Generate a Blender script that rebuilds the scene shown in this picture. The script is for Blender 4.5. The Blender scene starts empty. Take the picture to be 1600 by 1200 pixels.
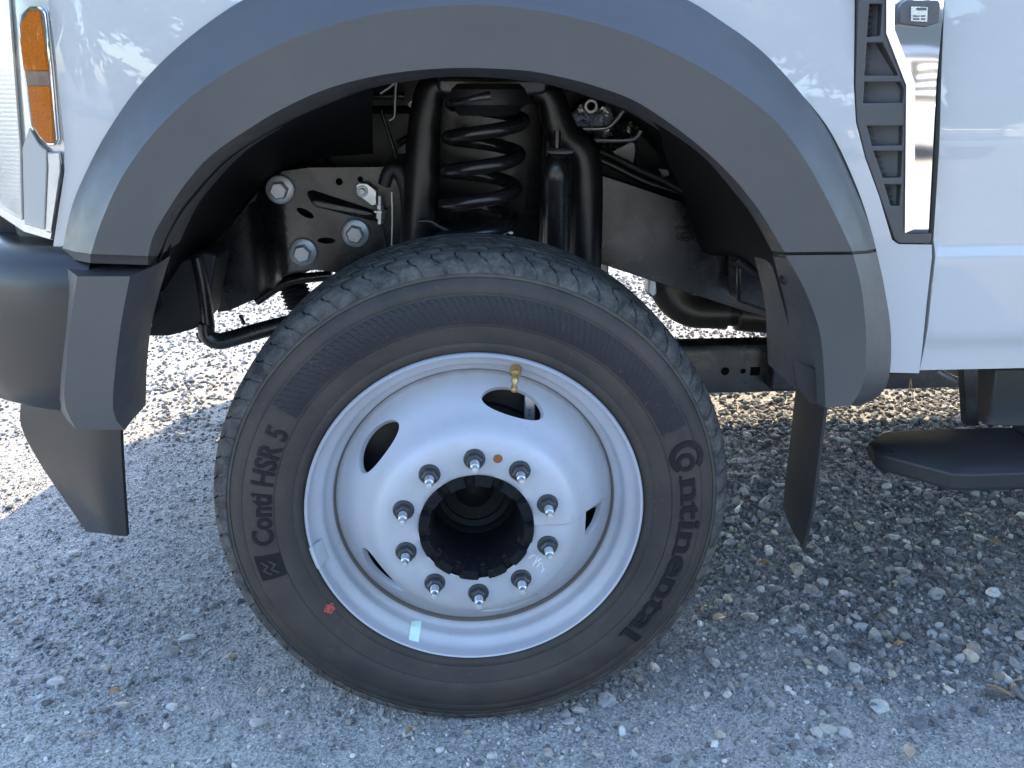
import bpy, bmesh, math, random
import numpy as np
from mathutils import Vector, Matrix
from mathutils.geometry import delaunay_2d_cdt

random.seed(7)
RNG = np.random.default_rng(11)
S = bpy.context.scene
COL = S.collection
PI = math.pi

# ------------------------------------------------------------------ camera
CAM = Vector((-0.0245, -1.240, 1.050))
PITCH, YAW, FPX = 0.339, 0.065, 1400.0
cp, sp, cy, sy = math.cos(PITCH), math.sin(PITCH), math.cos(YAW), math.sin(YAW)
FWD = Vector((sy * cp, cy * cp, -sp))
RGT = Vector((cy, -sy, 0))
UPV = RGT.cross(FWD)
cam_d = bpy.data.cameras.new('camera')
cam = bpy.data.objects.new('camera', cam_d)
COL.objects.link(cam)
M = Matrix.Identity(4)
for i in range(3):
    M[i][0], M[i][1], M[i][2], M[i][3] = RGT[i], UPV[i], -FWD[i], CAM[i]
cam.matrix_world = M
cam_d.sensor_width = 36.0
cam_d.lens = 36.0 * FPX / 1600.0
cam_d.clip_start, cam_d.clip_end = 0.05, 2000
S.camera = cam

# ------------------------------------------------------------------ sky, sun, exposure
SUN_EL, SUN_AZ = math.radians(35.5), math.radians(18.5)   # azimuth from +Y towards +X
world = bpy.data.worlds.new('World')
S.world = world
world.use_nodes = True
wt = world.node_tree
bg = wt.nodes['Background']
sky = wt.nodes.new('ShaderNodeTexSky')
sky.sky_type = 'NISHITA'
sky.sun_disc = False
sky.sun_elevation = SUN_EL
sky.sun_rotation = SUN_AZ
sky.air_density = 1.0
sky.dust_density = 0.8
sky.ozone_density = 1.4
wt.links.new(sky.outputs[0], bg.inputs[0])
bg.inputs[1].default_value = 0.15
sun_d = bpy.data.lights.new('sun', 'SUN')
sun_d.energy = 2.0
sun_d.angle = math.radians(0.53)
sun_d.color = (1.0, 0.82, 0.56)
sun = bpy.data.objects.new('sun', sun_d)
COL.objects.link(sun)
sdir = Vector((math.sin(SUN_AZ) * math.cos(SUN_EL), math.cos(SUN_AZ) * math.cos(SUN_EL), math.sin(SUN_EL)))
sun.rotation_euler = sdir.to_track_quat('Z', 'Y').to_euler()
sun.location = sdir * 30
S.view_settings.view_transform = 'Standard'
S.view_settings.look = 'None'
S.view_settings.gamma = 1.0
S.view_settings.use_curve_mapping = False
S.view_settings.exposure = 2.7
S.cycles.max_bounces = 8
S.cycles.caustics_reflective = False
S.cycles.caustics_refractive = False
S.cycles.sample_clamp_indirect = 6.0

# ------------------------------------------------------------------ helpers
def W(px, py, Y=0.0):
    """point of the place that lies in the plane at depth Y along the sight line of the survey photo"""
    d = FWD + RGT * ((px - 800) / FPX) - UPV * ((py - 600) / FPX)
    return CAM + d * ((Y - CAM.y) / d.y)

def XZ(pts, Y):
    return [(W(a, b, Y).x, W(a, b, Y).z) for a, b in pts]

def spline(pts, n, closed=False):
    """Catmull-Rom through pts (any dimension), n samples at even arc length"""
    P = np.array([tuple(p) for p in pts], float)
    if closed:
        Q = np.vstack([P[-1], P, P[0], P[1]])
    else:
        Q = np.vstack([2 * P[0] - P[1], P, 2 * P[-1] - P[-2]])
    out = []
    for i in range(1, len(Q) - 2):
        p0, p1, p2, p3 = Q[i - 1], Q[i], Q[i + 1], Q[i + 2]
        for t in np.linspace(0, 1, 24, endpoint=False):
            out.append(0.5 * ((2 * p1) + (-p0 + p2) * t + (2 * p0 - 5 * p1 + 4 * p2 - p3) * t * t + (-p0 + 3 * p1 - 3 * p2 + p3) * t ** 3))
    out.append(Q[-2])
    out = np.array(out)
    d = np.r_[0, np.cumsum(np.linalg.norm(np.diff(out, axis=0), axis=1))]
    s = np.linspace(0, d[-1], n + 1 if closed else n)
    res = np.stack([np.interp(s, d, out[:, k]) for k in range(out.shape[1])], -1)
    return res[:-1] if closed else res

TRUCK_LOC = Vector((0.6, 1.07, 0.0))
def link(o, parent=None, label=None, cat=None, group=None, kind=None):
    COL.objects.link(o)
    if parent is not None:
        o.parent = parent
    if label: o['label'] = label
    if cat: o['category'] = cat
    if group: o['group'] = group
    if kind: o['kind'] = kind
    return o

def world_loc(o):
    v = Vector((0, 0, 0))
    while o is not None:
        v += o.location
        o = o.parent
    return v

def empty(name, loc, parent=None, **kw):
    o = bpy.data.objects.new(name, None)
    o.empty_display_size = 0.1
    o.location = Vector(loc) - (world_loc(parent) if parent else Vector((0, 0, 0)))
    return link(o, parent, **kw)

def meshobj(name, verts, faces, mat, parent=None, angle=35, bevel=0.0, seg=2, at=None, normals=None, **kw):
    """one mesh object; verts in world coordinates (or round `at` when given)"""
    me = bpy.data.meshes.new(name)
    me.from_pydata([tuple(v) for v in verts], [], [tuple(int(i) for i in f) for f in faces])
    me.materials.append(mat)
    me.update()
    return finish(name, me, parent, angle, bevel, seg, at, normals, **kw)

def finish(name, me, parent=None, angle=35, bevel=0.0, seg=2, at=None, normals=None, recalc=True, **kw):
    if recalc and normals is None:
        bm = bmesh.new(); bm.from_mesh(me)
        bmesh.ops.remove_doubles(bm, verts=bm.verts, dist=1e-5)
        bmesh.ops.recalc_face_normals(bm, faces=bm.faces)
        bm.to_mesh(me); bm.free()
    for p in me.polygons: p.use_smooth = angle > 0
    if normals is not None:
        me.normals_split_custom_set_from_vertices([tuple(n) for n in normals])
    elif angle > 0:
        me.set_sharp_from_angle(angle=math.radians(angle))
    o = bpy.data.objects.new(name, me)
    base = world_loc(parent) if parent else Vector((0, 0, 0))
    o.location = (Vector(at) if at is not None else Vector((0, 0, 0))) - base
    if bevel > 0:
        m = o.modifiers.new('bevel', 'BEVEL')
        m.width, m.segments, m.limit_method, m.angle_limit = bevel, seg, 'ANGLE', math.radians(40)
        m.harden_normals = False
    return link(o, parent, **kw)

def dup(o, parent, loc, rot=None):
    c = o.copy()
    COL.objects.link(c)
    c.parent = parent
    c.location = Vector(loc) - (world_loc(parent) if parent else Vector((0, 0, 0)))
    if rot is not None: c.rotation_euler = rot
    return c

class MB:
    """collects simple solids into one vertex / face list"""
    def __init__(s): s.v, s.f = [], []
    def add(s, v, f):
        n = len(s.v); s.v += [tuple(x) for x in v]; s.f += [tuple(i + n for i in q) for q in f]; return s
    def box(s, a, b):
        x0, y0, z0 = a; x1, y1, z1 = b
        return s.add([(x0, y0, z0), (x1, y0, z0), (x1, y1, z0), (x0, y1, z0), (x0, y0, z1), (x1, y0, z1), (x1, y1, z1), (x0, y1, z1)],
                     [(0, 3, 2, 1), (4, 5, 6, 7), (0, 1, 5, 4), (1, 2, 6, 5), (2, 3, 7, 6), (3, 0, 4, 7)])
    def tube(s, pts, r, n=12, cap=True):
        P = [Vector(p) for p in pts]
        R = r if hasattr(r, '__len__') else [r] * len(P)
        T = []
        for i in range(len(P)):
            t = (P[min(i + 1, len(P) - 1)] - P[max(i - 1, 0)])
            T.append(t.normalized())
        nrm = T[0].orthogonal().normalized()
        V, F = [], []
        for i, p in enumerate(P):
            nrm = (nrm - T[i] * nrm.dot(T[i])).normalized()
            b = T[i].cross(nrm)
            for k in range(n):
                a = 2 * PI * k / n
                V.append(p + (nrm * math.cos(a) + b * math.sin(a)) * R[i])
        for i in range(len(P) - 1):
            for k in range(n):
                k2 = (k + 1) % n
                F.append((i * n + k, i * n + k2, (i + 1) * n + k2, (i + 1) * n + k))
        if cap:
            F.append(tuple(range(n - 1, -1, -1))); F.append(tuple((len(P) - 1) * n + k for k in range(n)))
        return s.add(V, F)
    def lathe(s, prof, c=(0, 0, 0), axis='Y', n=48, a0=0.0, a1=2 * PI, closed_prof=False):
        full = abs(a1 - a0 - 2 * PI) < 1e-6
        m = n if full else n + 1
        V, F = [], []
        for k in range(m):
            a = a0 + (a1 - a0) * k / n
            for r, h in prof:
                u, w = r * math.cos(a), r * math.sin(a)
                if axis == 'Y': V.append((c[0] + u, c[1] + h, c[2] + w))
                elif axis == 'Z': V.append((c[0] + u, c[1] + w, c[2] + h))
                else: V.append((c[0] + h, c[1] + u, c[2] + w))
        L = len(prof)
        for k in range(n):
            k2 = (k + 1) % m
            for j in range(L if closed_prof else L - 1):
                j2 = (j + 1) % L
                F.append((k * L + j, k2 * L + j, k2 * L + j2, k * L + j2))
        return s.add(V, F)
    def prism(s, poly, y0, y1):
        """polygon in XZ pushed from y0 to y1"""
        n = len(poly)
        V = [(x, y0, z) for x, z in poly] + [(x, y1, z) for x, z in poly]
        F = [tuple(range(n)), tuple(range(2 * n - 1, n - 1, -1))] + [(i, n + i, n + (i + 1) % n, (i + 1) % n) for i in range(n)]
        return s.add(V, F)
    def hexbolt(s, c, r, h, axis='Y', rot=0.3, sgn=-1):
        V, F = [], []
        for lvl, rr in ((0, r), (h * 0.8, r), (h, r * 0.82)):
            for k in range(6):
                a = rot + k * PI / 3
                V.append((c[0] + rr * math.cos(a), c[1] + sgn * lvl, c[2] + rr * math.sin(a)))
        for l in range(2):
            for k in range(6):
                F.append((l * 6 + k, l * 6 + (k + 1) % 6, l * 6 + 6 + (k + 1) % 6, l * 6 + 6 + k))
        F.append(tuple(range(12, 18)))
        return s.add(V, F)
    def loft(s, curves, close=False):
        L = len(curves[0]); V, F = [], []
        for c in curves: V += [tuple(p) for p in c]
        for i in range(len(curves) - 1):
            for j in range(L - 1 if not close else L):
                j2 = (j + 1) % L
                F.append((i * L + j, i * L + j2, (i + 1) * L + j2, (i + 1) * L + j))
        return s.add(V, F)
    def obj(s, name, mat, parent=None, **kw):
        return meshobj(name, s.v, s.f, mat, parent, **kw)

def cdt(outline, holes=(), step=None):
    """triangulate polygon with holes; interior grid points at `step`"""
    pts, loops = [], []
    for loop in [outline] + list(holes):
        n0 = len(pts)
        pts += [Vector((float(a), float(b))) for a, b in loop]
        loops.append(list(range(n0, n0 + len(loop))))
    if step:
        P = np.array([tuple(p) for p in outline]); lo, hi = P.min(0), P.max(0)
        row = 0
        y = lo[1] + step * .5
        while y < hi[1]:
            x = lo[0] + step * (.25 if row % 2 else .75)
            while x < hi[0]:
                pts.append(Vector((x, y))); x += step
            y += step * .87; row += 1
    v, e, f, _, _, _ = delaunay_2d_cdt(pts, [], loops, 2, 1e-7)
    return [(a.x, a.y) for a in v], [tuple(q) for q in f]

def plate(name, outline, mat, parent=None, Y=0.0, th=0.004, holes=(), step=None, **kw):
    """sheet whose outline lies in XZ; Y is a number or a function of (x, z)"""
    fy = Y if callable(Y) else (lambda x, z: Y)
    v, f = cdt(outline, holes, step)
    m = MB()
    n = len(v)
    V = [(x, fy(x, z), z) for x, z in v] + [(x, fy(x, z) + th, z) for x, z in v]
    F = [q for q in f] + [tuple(i + n for i in reversed(q)) for q in f]
    cnt = {}
    for q in f:
        for i in range(len(q)):
            a, b = q[i], q[(i + 1) % len(q)]
            cnt[(min(a, b), max(a, b))] = cnt.get((min(a, b), max(a, b)), 0) + 1
            if (min(a, b), max(a, b)) not in cnt: pass
    for (a, b), c in cnt.items():
        if c == 1: F.append((a, b, b + n, a + n))
    m.add(V, F)
    return m.obj(name, mat, parent, **kw)

def ellipse(cx, cz, a, b, rot=0, n=20):
    return [(cx + a * math.cos(t) * math.cos(rot) - b * math.sin(t) * math.sin(rot),
             cz + a * math.cos(t) * math.sin(rot) + b * math.sin(t) * math.cos(rot)) for t in [2 * PI * k / n for k in range(n)]]

def text_mesh(body, size, offset=0.0, spacing=1.0, shear=0.0):
    cu = bpy.data.curves.new('t', 'FONT')
    cu.body, cu.size, cu.offset, cu.space_character, cu.shear = body, size, offset, spacing, shear
    cu.resolution_u = 3
    ob = bpy.data.objects.new('t', cu)
    COL.objects.link(ob)
    dg = bpy.context.evaluated_depsgraph_get()
    me = bpy.data.meshes.new_from_object(ob.evaluated_get(dg))
    bm = bmesh.new(); bm.from_mesh(me)
    for _ in range(4):
        es = [e for e in bm.edges if e.calc_length() > .0075]
        if not es: break
        bmesh.ops.subdivide_edges(bm, edges=es, cuts=1)
        bmesh.ops.triangulate(bm, faces=bm.faces)
    bm.verts.index_update()
    V = [tuple(v.co)[:2] for v in bm.verts]
    F = [tuple(v.index for v in f.verts) for f in bm.faces]
    bm.free()
    bpy.data.objects.remove(ob); bpy.data.meshes.remove(me); bpy.data.curves.remove(cu)
    return V, F

def solid_from_flat(V2, F, top, bot):
    """raised lettering: top(x,y) and bot(x,y) give the 3D points"""
    n = len(V2)
    V = [top(*p) for p in V2] + [bot(*p) for p in V2]
    FF = list(F)
    cnt = {}
    for q in F:
        for i in range(len(q)):
            a, b = q[i], q[(i + 1) % len(q)]
            cnt.setdefault((min(a, b), max(a, b)), []).append((a, b))
    for k, l in cnt.items():
        if len(l) == 1:
            a, b = l[0]; FF.append((b, a, a + n, b + n))
    return V, FF

# ------------------------------------------------------------------ materials
def mat(name, base=(.5, .5, .5), rough=.5, metal=0.0, coat=0.0, coat_rough=.03, spec=.5, trans=0.0, ior=1.5):
    m = bpy.data.materials.new(name)
    m.use_nodes = True
    b = m.node_tree.nodes['Principled BSDF']
    b.inputs['Base Color'].default_value = (*base, 1)
    b.inputs['Roughness'].default_value = rough
    b.inputs['Metallic'].default_value = metal
    b.inputs['Coat Weight'].default_value = coat
    b.inputs['Coat Roughness'].default_value = coat_rough
    b.inputs['Specular IOR Level'].default_value = spec
    b.inputs['Transmission Weight'].default_value = trans
    b.inputs['IOR'].default_value = ior
    return m

class NT:
    def __init__(s, m):
        s.t = m.node_tree; s.b = s.t.nodes['Principled BSDF']; s.tc = s.t.nodes.new('ShaderNodeTexCoord')
    def noise(s, scale, detail=4, rough=.55, vec=None, dist=0.0):
        n = s.t.nodes.new('ShaderNodeTexNoise')
        n.inputs['Scale'].default_value = scale; n.inputs['Detail'].default_value = detail
        n.inputs['Roughness'].default_value = rough; n.inputs['Distortion'].default_value = dist
        s.t.links.new(vec or s.tc.outputs['Object'], n.inputs['Vector'])
        return n.outputs['Fac']
    def voro(s, scale, feature='F1', out='Distance', vec=None):
        n = s.t.nodes.new('ShaderNodeTexVoronoi'); n.feature = feature
        n.inputs['Scale'].default_value = scale
        s.t.links.new(vec or s.tc.outputs['Object'], n.inputs['Vector'])
        return n.outputs[out]
    def ramp(s, fac, stops):
        n = s.t.nodes.new('ShaderNodeValToRGB')
        el = n.color_ramp.elements
        while len(el) < len(stops): el.new(0.5)
        for e, (p, c) in zip(el, stops):
            e.position = p; e.color = (*c, 1) if hasattr(c, '__len__') else (c, c, c, 1)
        s.t.links.new(fac, n.inputs['Fac'])
        return n.outputs['Color']
    def mix(s, fac, a, b, mode='MIX'):
        n = s.t.nodes.new('ShaderNodeMix'); n.data_type = 'RGBA'; n.blend_type = mode
        for sock, v in ((n.inputs[0], fac), (n.inputs[6], a), (n.inputs[7], b)):
            if hasattr(v, 'links'): s.t.links.new(v, sock)
            elif hasattr(v, '__len__'): sock.default_value = (*v, 1)
            else: sock.default_value = v
        return n.outputs[2]
    def math(s, op, a, b=0.0):
        n = s.t.nodes.new('ShaderNodeMath'); n.operation = op
        for sock, v in ((n.inputs[0], a), (n.inputs[1], b)):
            if hasattr(v, 'links'): s.t.links.new(v, sock)
            else: sock.default_value = v
        return n.outputs[0]
    def mapping(s, scale=(1, 1, 1), rot=(0, 0, 0), loc=(0, 0, 0)):
        n = s.t.nodes.new('ShaderNodeMapping')
        n.inputs['Scale'].default_value = scale; n.inputs['Rotation'].default_value = rot; n.inputs['Location'].default_value = loc
        s.t.links.new(s.tc.outputs['Object'], n.inputs['Vector'])
        return n.outputs[0]
    def attr(s, name):
        n = s.t.nodes.new('ShaderNodeAttribute'); n.attribute_name = name
        return n.outputs['Fac']
    def xyz(s):
        n = s.t.nodes.new('ShaderNodeSeparateXYZ'); s.t.links.new(s.tc.outputs['Object'], n.inputs[0])
        return n.outputs
    def base(s, c): s.t.links.new(c, s.b.inputs['Base Color'])
    def rough(s, c): s.t.links.new(c, s.b.inputs['Roughness'])
    def bump(s, h, strength=.3, dist=.002, prev=None):
        n = s.t.nodes.new('ShaderNodeBump')
        n.inputs['Strength'].default_value = strength; n.inputs['Distance'].default_value = dist
        s.t.links.new(h, n.inputs['Height'])
        if prev is not None: s.t.links.new(prev, n.inputs['Normal'])
        s.t.links.new(n.outputs[0], s.b.inputs['Normal'])
        return n.outputs[0]

WHITE = mat('white_paint', (.66, .67, .68), .32, coat=1.0, coat_rough=.015)
t = NT(WHITE)
n1 = t.noise(2.2, 5); n2 = t.noise(60, 3)
t.base(t.mix(t.ramp(n1, [(.35, 0.0), (.75, 1.0)]), (.445, .435, .42), (.41, .40, .388)))
t.rough(t.ramp(n1, [(.3, .28), (.7, .42)]))
t.bump(t.noise(900, 2), .03, .0004)

PLASTIC = mat('grained_grey_plastic', (.052, .053, .056), .40, spec=.6)
t = NT(PLASTIC)
g = t.noise(6, 5); f = t.noise(45, 4)
t.base(t.mix(t.ramp(g, [(.35, 0.), (.8, 1.)]), (.047, .048, .050), (.062, .060, .058)))
t.rough(t.ramp(f, [(.3, .36), (.7, .47)]))
t.bump(t.voro(1400), .10, .0003)

LINER = mat('black_liner_plastic', (.0045, .0045, .005), .6, spec=.12)
BUMPER = mat('bumper_plastic', (.019, .0185, .018), .34, spec=.45)
t = NT(BUMPER)
t.rough(t.ramp(t.noise(30, 4), [(.3, .29), (.7, .38)]))
t.bump(t.voro(1500), .08, .0003)

BLACKP = mat('matt_black_plastic', (.018, .018, .02), .55)
t = NT(BLACKP)
t.base(t.mix(t.ramp(t.noise(8, 6), [(.4, 0.), (.8, 1.)]), (.009, .009, .010), (.024, .023, .022)))
t.bump(t.noise(300, 3), .15, .0006)

FRAME = mat('black_frame_paint', (.012, .012, .013), .33, spec=.6)
t = NT(FRAME)
d = t.noise(9, 7, .65)
t.base(t.mix(t.ramp(d, [(.45, 0.), (.8, 1.)]), (.010, .010, .011), (.05, .048, .045)))
t.rough(t.ramp(t.noise(14, 5), [(.3, .20), (.75, .38)]))
t.bump(t.noise(120, 3), .05, .0006)

DARKMETAL = mat('dark_cast_metal', (.02, .02, .021), .42)
t = NT(DARKMETAL); t.bump(t.noise(200, 4), .25, .0008)

RIM = mat('silver_rim_paint', (.52, .53, .56), 0.44, metal=.10, coat=.1, coat_rough=.2)
t = NT(RIM)
a = t.noise(7, 6, .6); b = t.noise(70, 5, .7)
c1 = t.mix(t.ramp(a, [(.4, 0.), (.75, 1.)]), (.435, .445, .485), (.375, .38, .40))
t.base(t.mix(t.ramp(b, [(.62, 0.), (.72, .7)]), c1, (.34, .325, .31)))
px_ = t.xyz()
r2 = t.math('SQRT', t.math('ADD', t.math('MULTIPLY', px_['X'], px_['X']), t.math('POWER', t.math('SUBTRACT', px_['Z'], .40), 2.0)))
stain = t.math('MULTIPLY', t.ramp(r2, [(.198, 0.), (.214, 1.), (.222, 1.), (.238, 0.)]), t.ramp(t.noise(19, 7, .7), [(.35, 0.), (.75, .55)]))
nut_ = t.math('MULTIPLY', t.ramp(r2, [(.088, 1.), (.125, .7), (.150, 0.)]), t.ramp(t.noise(38, 7, .75), [(.45, 0.), (.75, .5)]))
old = [l for l in RIM.node_tree.links if l.to_socket == t.b.inputs['Base Color']][0].from_socket
t.base(t.mix(nut_, t.mix(stain, old, (.30, .255, .21)), (.33, .31, .285)))
t.rough(t.ramp(a, [(.3, .38), (.7, .52)]))
t.bump(t.noise(700, 2), .04, .0004)

def rubber(name, dark, brown, amount, rough):
    m = mat(name, dark, rough, spec=.28)
    t = NT(m)
    a = t.noise(5.5, 7, .62); b = t.noise(120, 5, .65)
    c1 = t.mix(t.ramp(a, [(.5 - amount, 0.), (.5 + .25, 1.)]), dark, brown)
    c2 = t.mix(t.ramp(b, [(.62, 0.), (.78, .5)]), c1, (.13, .125, .115))
    t.base(c2)
    t.rough(t.ramp(a, [(.3, rough - .08), (.7, rough + .12)]))
    t.bump(t.noise(240, 4), .22, .0009)
    return m
TYRE = rubber('dusty_sidewall_rubber', (.030, .0275, .026), (.074, .058, .046), .13, .6)
TREAD = rubber('dusty_tread_rubber', (.055, .054, .055), (.11, .103, .096), .18, .8)
t = NT(TREAD)
sc_ = t.noise(34, 8, .75, dist=.4); fl_ = t.noise(420, 4, .7)
t.base(t.mix(t.ramp(fl_, [(.60, 0.), (.72, .8)]), t.mix(t.ramp(sc_, [(.38, 0.), (.66, 1.)]), (.030, .030, .031), (.125, .116, .106)), (.26, .25, .235)))
t.bump(t.noise(95, 7, .75), .75, .004)
t = NT(TYRE)
px_ = t.xyz()
r2 = t.math('SQRT', t.math('ADD', t.math('MULTIPLY', px_['X'], px_['X']), t.math('POWER', t.math('SUBTRACT', px_['Z'], .40), 2.0)))
old = [l for l in TYRE.node_tree.links if l.to_socket == t.b.inputs['Base Color']][0].from_socket
sh = t.math('MULTIPLY', t.ramp(r2, [(.366, 0.), (.384, 1.)]), t.ramp(t.noise(16, 7, .7), [(.3, .15), (.65, .85)]))
rg = t.math('MULTIPLY', t.ramp(r2, [(.285, 0.), (.30, 1.)]), t.ramp(t.noise(4, 6, .65), [(.45, 0.), (.7, .45)]))
cc = t.mix(rg, old, (.088, .070, .056))
t.base(t.mix(sh, cc, (.118, .104, .090)))
BANDR = rubber('clean_sidewall_rubber', (.018, .0185, .021), (.030, .028, .028), .08, .5)
LETTER = mat('glossy_black_rubber', (.009, .0095, .011), .5, spec=.25)

CHROME = mat('chrome', (.86, .87, .88), .03, metal=1.0)
t = NT(CHROME); t.bump(t.noise(6, 2), .05, .01)
ZINC = mat('zinc_plate', (.62, .63, .64), .34, metal=.85)
t = NT(ZINC); t.rough(t.ramp(t.noise(90, 5), [(.3, .25), (.7, .5)])); t.bump(t.noise(160, 4), .15, .0006)
BOLT = mat('grey_zinc_bolt', (.46, .48, .50), .42, metal=.6)
t = NT(BOLT); t.base(t.mix(t.noise(180, 5), (.40, .42, .44), (.55, .56, .57)))
NUT = mat('dark_phosphate_nut', (.055, .058, .062), .38, metal=.5)
t = NT(NUT); t.rough(t.ramp(t.noise(240, 4), [(.3, .3), (.7, .55)]))
BRASS = mat('brass', (.55, .36, .15), .34, metal=.9)
ALU = mat('crumpled_aluminium', (.70, .68, .64), .26, metal=1.0)
t = NT(ALU); t.bump(t.noise(28, 4, dist=.6), .8, .012); t.rough(t.ramp(t.noise(50, 4), [(.3, .18), (.7, .42)]))
AMBER = mat('amber_plastic', (.80, .235, .008), .38, spec=.25)
t = NT(AMBER); v = t.voro(420); t.base(t.mix(v, (.80, .22, .004), (.60, .13, .002))); t.bump(v, .35, .001)
BEZEL = mat('smoked_bezel', (.20, .12, .09), .25, coat=.5)
LAMPWHITE = mat('pearl_lamp_reflector', (.72, .72, .70), .20, metal=.35, coat=.6)
t = NT(LAMPWHITE)
wv = t.t.nodes.new('ShaderNodeTexWave'); wv.bands_direction = 'Z'; wv.inputs['Scale'].default_value = 55
t.t.links.new(t.tc.outputs['Object'], wv.inputs['Vector']); t.bump(wv.outputs['Fac'], .07, .001)
LAMPSAT = mat('white_lamp_bezel', (.60, .60, .59), .3, coat=.4)
LAMPTRIM = mat('satin_lamp_trim', (.66, .67, .67), .25, metal=.7)
GLASS = bpy.data.materials.new('clear_lamp_cover'); GLASS.use_nodes = True
gt = GLASS.node_tree; gt.nodes.remove(gt.nodes['Principled BSDF'])
tr = gt.nodes.new('ShaderNodeBsdfTransparent'); gl = gt.nodes.new('ShaderNodeBsdfGlossy'); mx = gt.nodes.new('ShaderNodeMixShader'); fr = gt.nodes.new('ShaderNodeFresnel')
gl.inputs['Roughness'].default_value = .02; fr.inputs['IOR'].default_value = 1.33; tr.inputs['Color'].default_value = (.96, .97, .97, 1)
gt.links.new(fr.outputs[0], mx.inputs[0]); gt.links.new(tr.outputs[0], mx.inputs[1]); gt.links.new(gl.outputs[0], mx.inputs[2])
gt.links.new(mx.outputs[0], gt.nodes['Material Output'].inputs['Surface'])
WINDOW = mat('dark_window_glass', (.02, .025, .025), .03, spec=.6)
RUST = mat('rusty_plug', (.22, .075, .025), .8)
t = NT(RUST); t.base(t.mix(t.noise(400, 5), (.13, .04, .015), (.34, .13, .05))); t.bump(t.noise(500, 4), .5, .001)
REDPAINT = mat('red_chalk_mark', (.42, .07, .055), .75)
t = NT(REDPAINT); t.base(t.mix(t.ramp(t.noise(330, 4), [(.42, 0.), (.6, 1.)]), (.46, .075, .06), (.09, .03, .028)))
GREENSTICK = mat('pale_green_sticker', (.60, .80, .70), .5)
BADGE = mat('badge_grey', (.075, .077, .082), .36)
PAPERWHITE = mat('silver_badge_face', (.62, .64, .68), .22, metal=.8)
CHALK = mat('white_chalk', (.78, .80, .82), .9)
STRAW = mat('dry_straw', (.36, .22, .11), .7)
LEAFM = mat('dry_leaf', (.30, .17, .08), .7)
t = NT(LEAFM); t.base(t.mix(t.noise(120, 4), (.22, .12, .05), (.42, .27, .15)))

def stone_mat(name):
    m = mat(name, (.3, .3, .3), .8, spec=.35)
    t = NT(m)
    tint = t.attr('tint'); hue = t.attr('hue')
    c = t.ramp(tint, [(0., (.05, .053, .058)), (.3, (.15, .153, .16)), (.6, (.335, .328, .312)), (.85, (.53, .515, .48)), (1., (.73, .71, .67))])
    c = t.mix(t.ramp(hue, [(.55, 0.), (1., .75)]), c, t.mix(1.0, c, (1.0, .80, .60), 'MULTIPLY'))
    sp = t.noise(260, 5, .7)
    c = t.mix(t.ramp(sp, [(.45, 0.), (.7, .45)]), c, (.34, .335, .325))
    c = t.mix(t.ramp(t.noise(150, 3), [(.55, 0.), (.75, .55)]), c, (.075, .077, .08))
    t.base(c)
    t.bump(t.noise(350, 4, .7), .6, .002)
    return m
STONE = stone_mat('crushed_stone')
GROUND = mat('stony_dust', (.3, .3, .3), .92, spec=.2)
t = NT(GROUND)
big = t.noise(2.3, 5, .6); fine = t.noise(90, 8, .75); mid = t.noise(22, 6, .65)
dusty = t.mix(fine, (.275, .262, .243), (.51, .485, .445))
grit = t.mix(t.ramp(t.voro(115, out='Color'), [(.2, 0.), (.8, 1.)]), (.132, .13, .125), (.49, .47, .435))
c = t.mix(t.ramp(big, [(.40, 0.), (.58, 1.)]), grit, dusty)
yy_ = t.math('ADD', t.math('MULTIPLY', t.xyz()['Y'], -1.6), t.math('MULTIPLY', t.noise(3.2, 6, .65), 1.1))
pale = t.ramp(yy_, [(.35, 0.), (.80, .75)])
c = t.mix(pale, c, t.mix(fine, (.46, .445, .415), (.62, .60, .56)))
c = t.mix(t.ramp(mid, [(.35, .45), (.6, 0.)]), c, (.15, .148, .145))
t.base(c)
g2 = t.ramp(t.voro(240, out='Color'), [(.1, 0.), (.9, 1.)])
c = t.mix(.5, c, t.mix(g2, (.11, .11, .108), (.66, .635, .59)))
t.base(c)
b0 = t.bump(t.voro(115), .6, .004)
b0 = t.bump(t.voro(240), .8, .003, b0)
b1 = t.bump(t.noise(60, 8, .75), .7, .006, b0)
t.bump(t.noise(11, 6, .65), .8, .02, b1)

# ------------------------------------------------------------------ ground
def bumpy(x, y):
    return (.007 * np.sin(2.1 * x + .7) * np.cos(2.6 * y + .3) + .005 * np.sin(5.3 * x - 3.1 * y) + .003 * np.sin(11 * x + 7 * y + 1) * np.cos(9 * y - 4 * x)) * np.clip((np.hypot(x, y) - .18) / .25, .15, 1) + .0085 * np.exp(-(x / .17) ** 2 - ((y - .09) / .2) ** 2)
xs = np.r_[[-400, -150, -60, -25, -12, -6, -4], np.arange(-3.2, 3.6, .05), [4.5, 7, 13, 26, 62, 150, 400]]
ys = np.r_[[-400, -150, -60, -30, -15, -8, -5, -3.5], np.arange(-2.6, 4.0, .05), [5, 7, 12, 25, 60, 150, 400]]
gx, gy = np.meshgrid(xs, ys)
fade = np.clip(1 - (np.maximum(np.abs(gx) - 2.5, 0) + np.maximum(np.abs(gy - .6) - 2.6, 0)) * 2, 0, 1)
gz = bumpy(gx, gy) * fade - .004
gv = np.stack([gx, gy, gz], -1).reshape(-1, 3)
nx, ny = len(xs), len(ys)
idx = np.arange(nx * ny).reshape(ny, nx)
gf = np.stack([idx[:-1, :-1], idx[:-1, 1:], idx[1:, 1:], idx[1:, :-1]], -1).reshape(-1, 4)
meshobj('ground', gv, gf, GROUND, angle=180, kind='structure')

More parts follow.
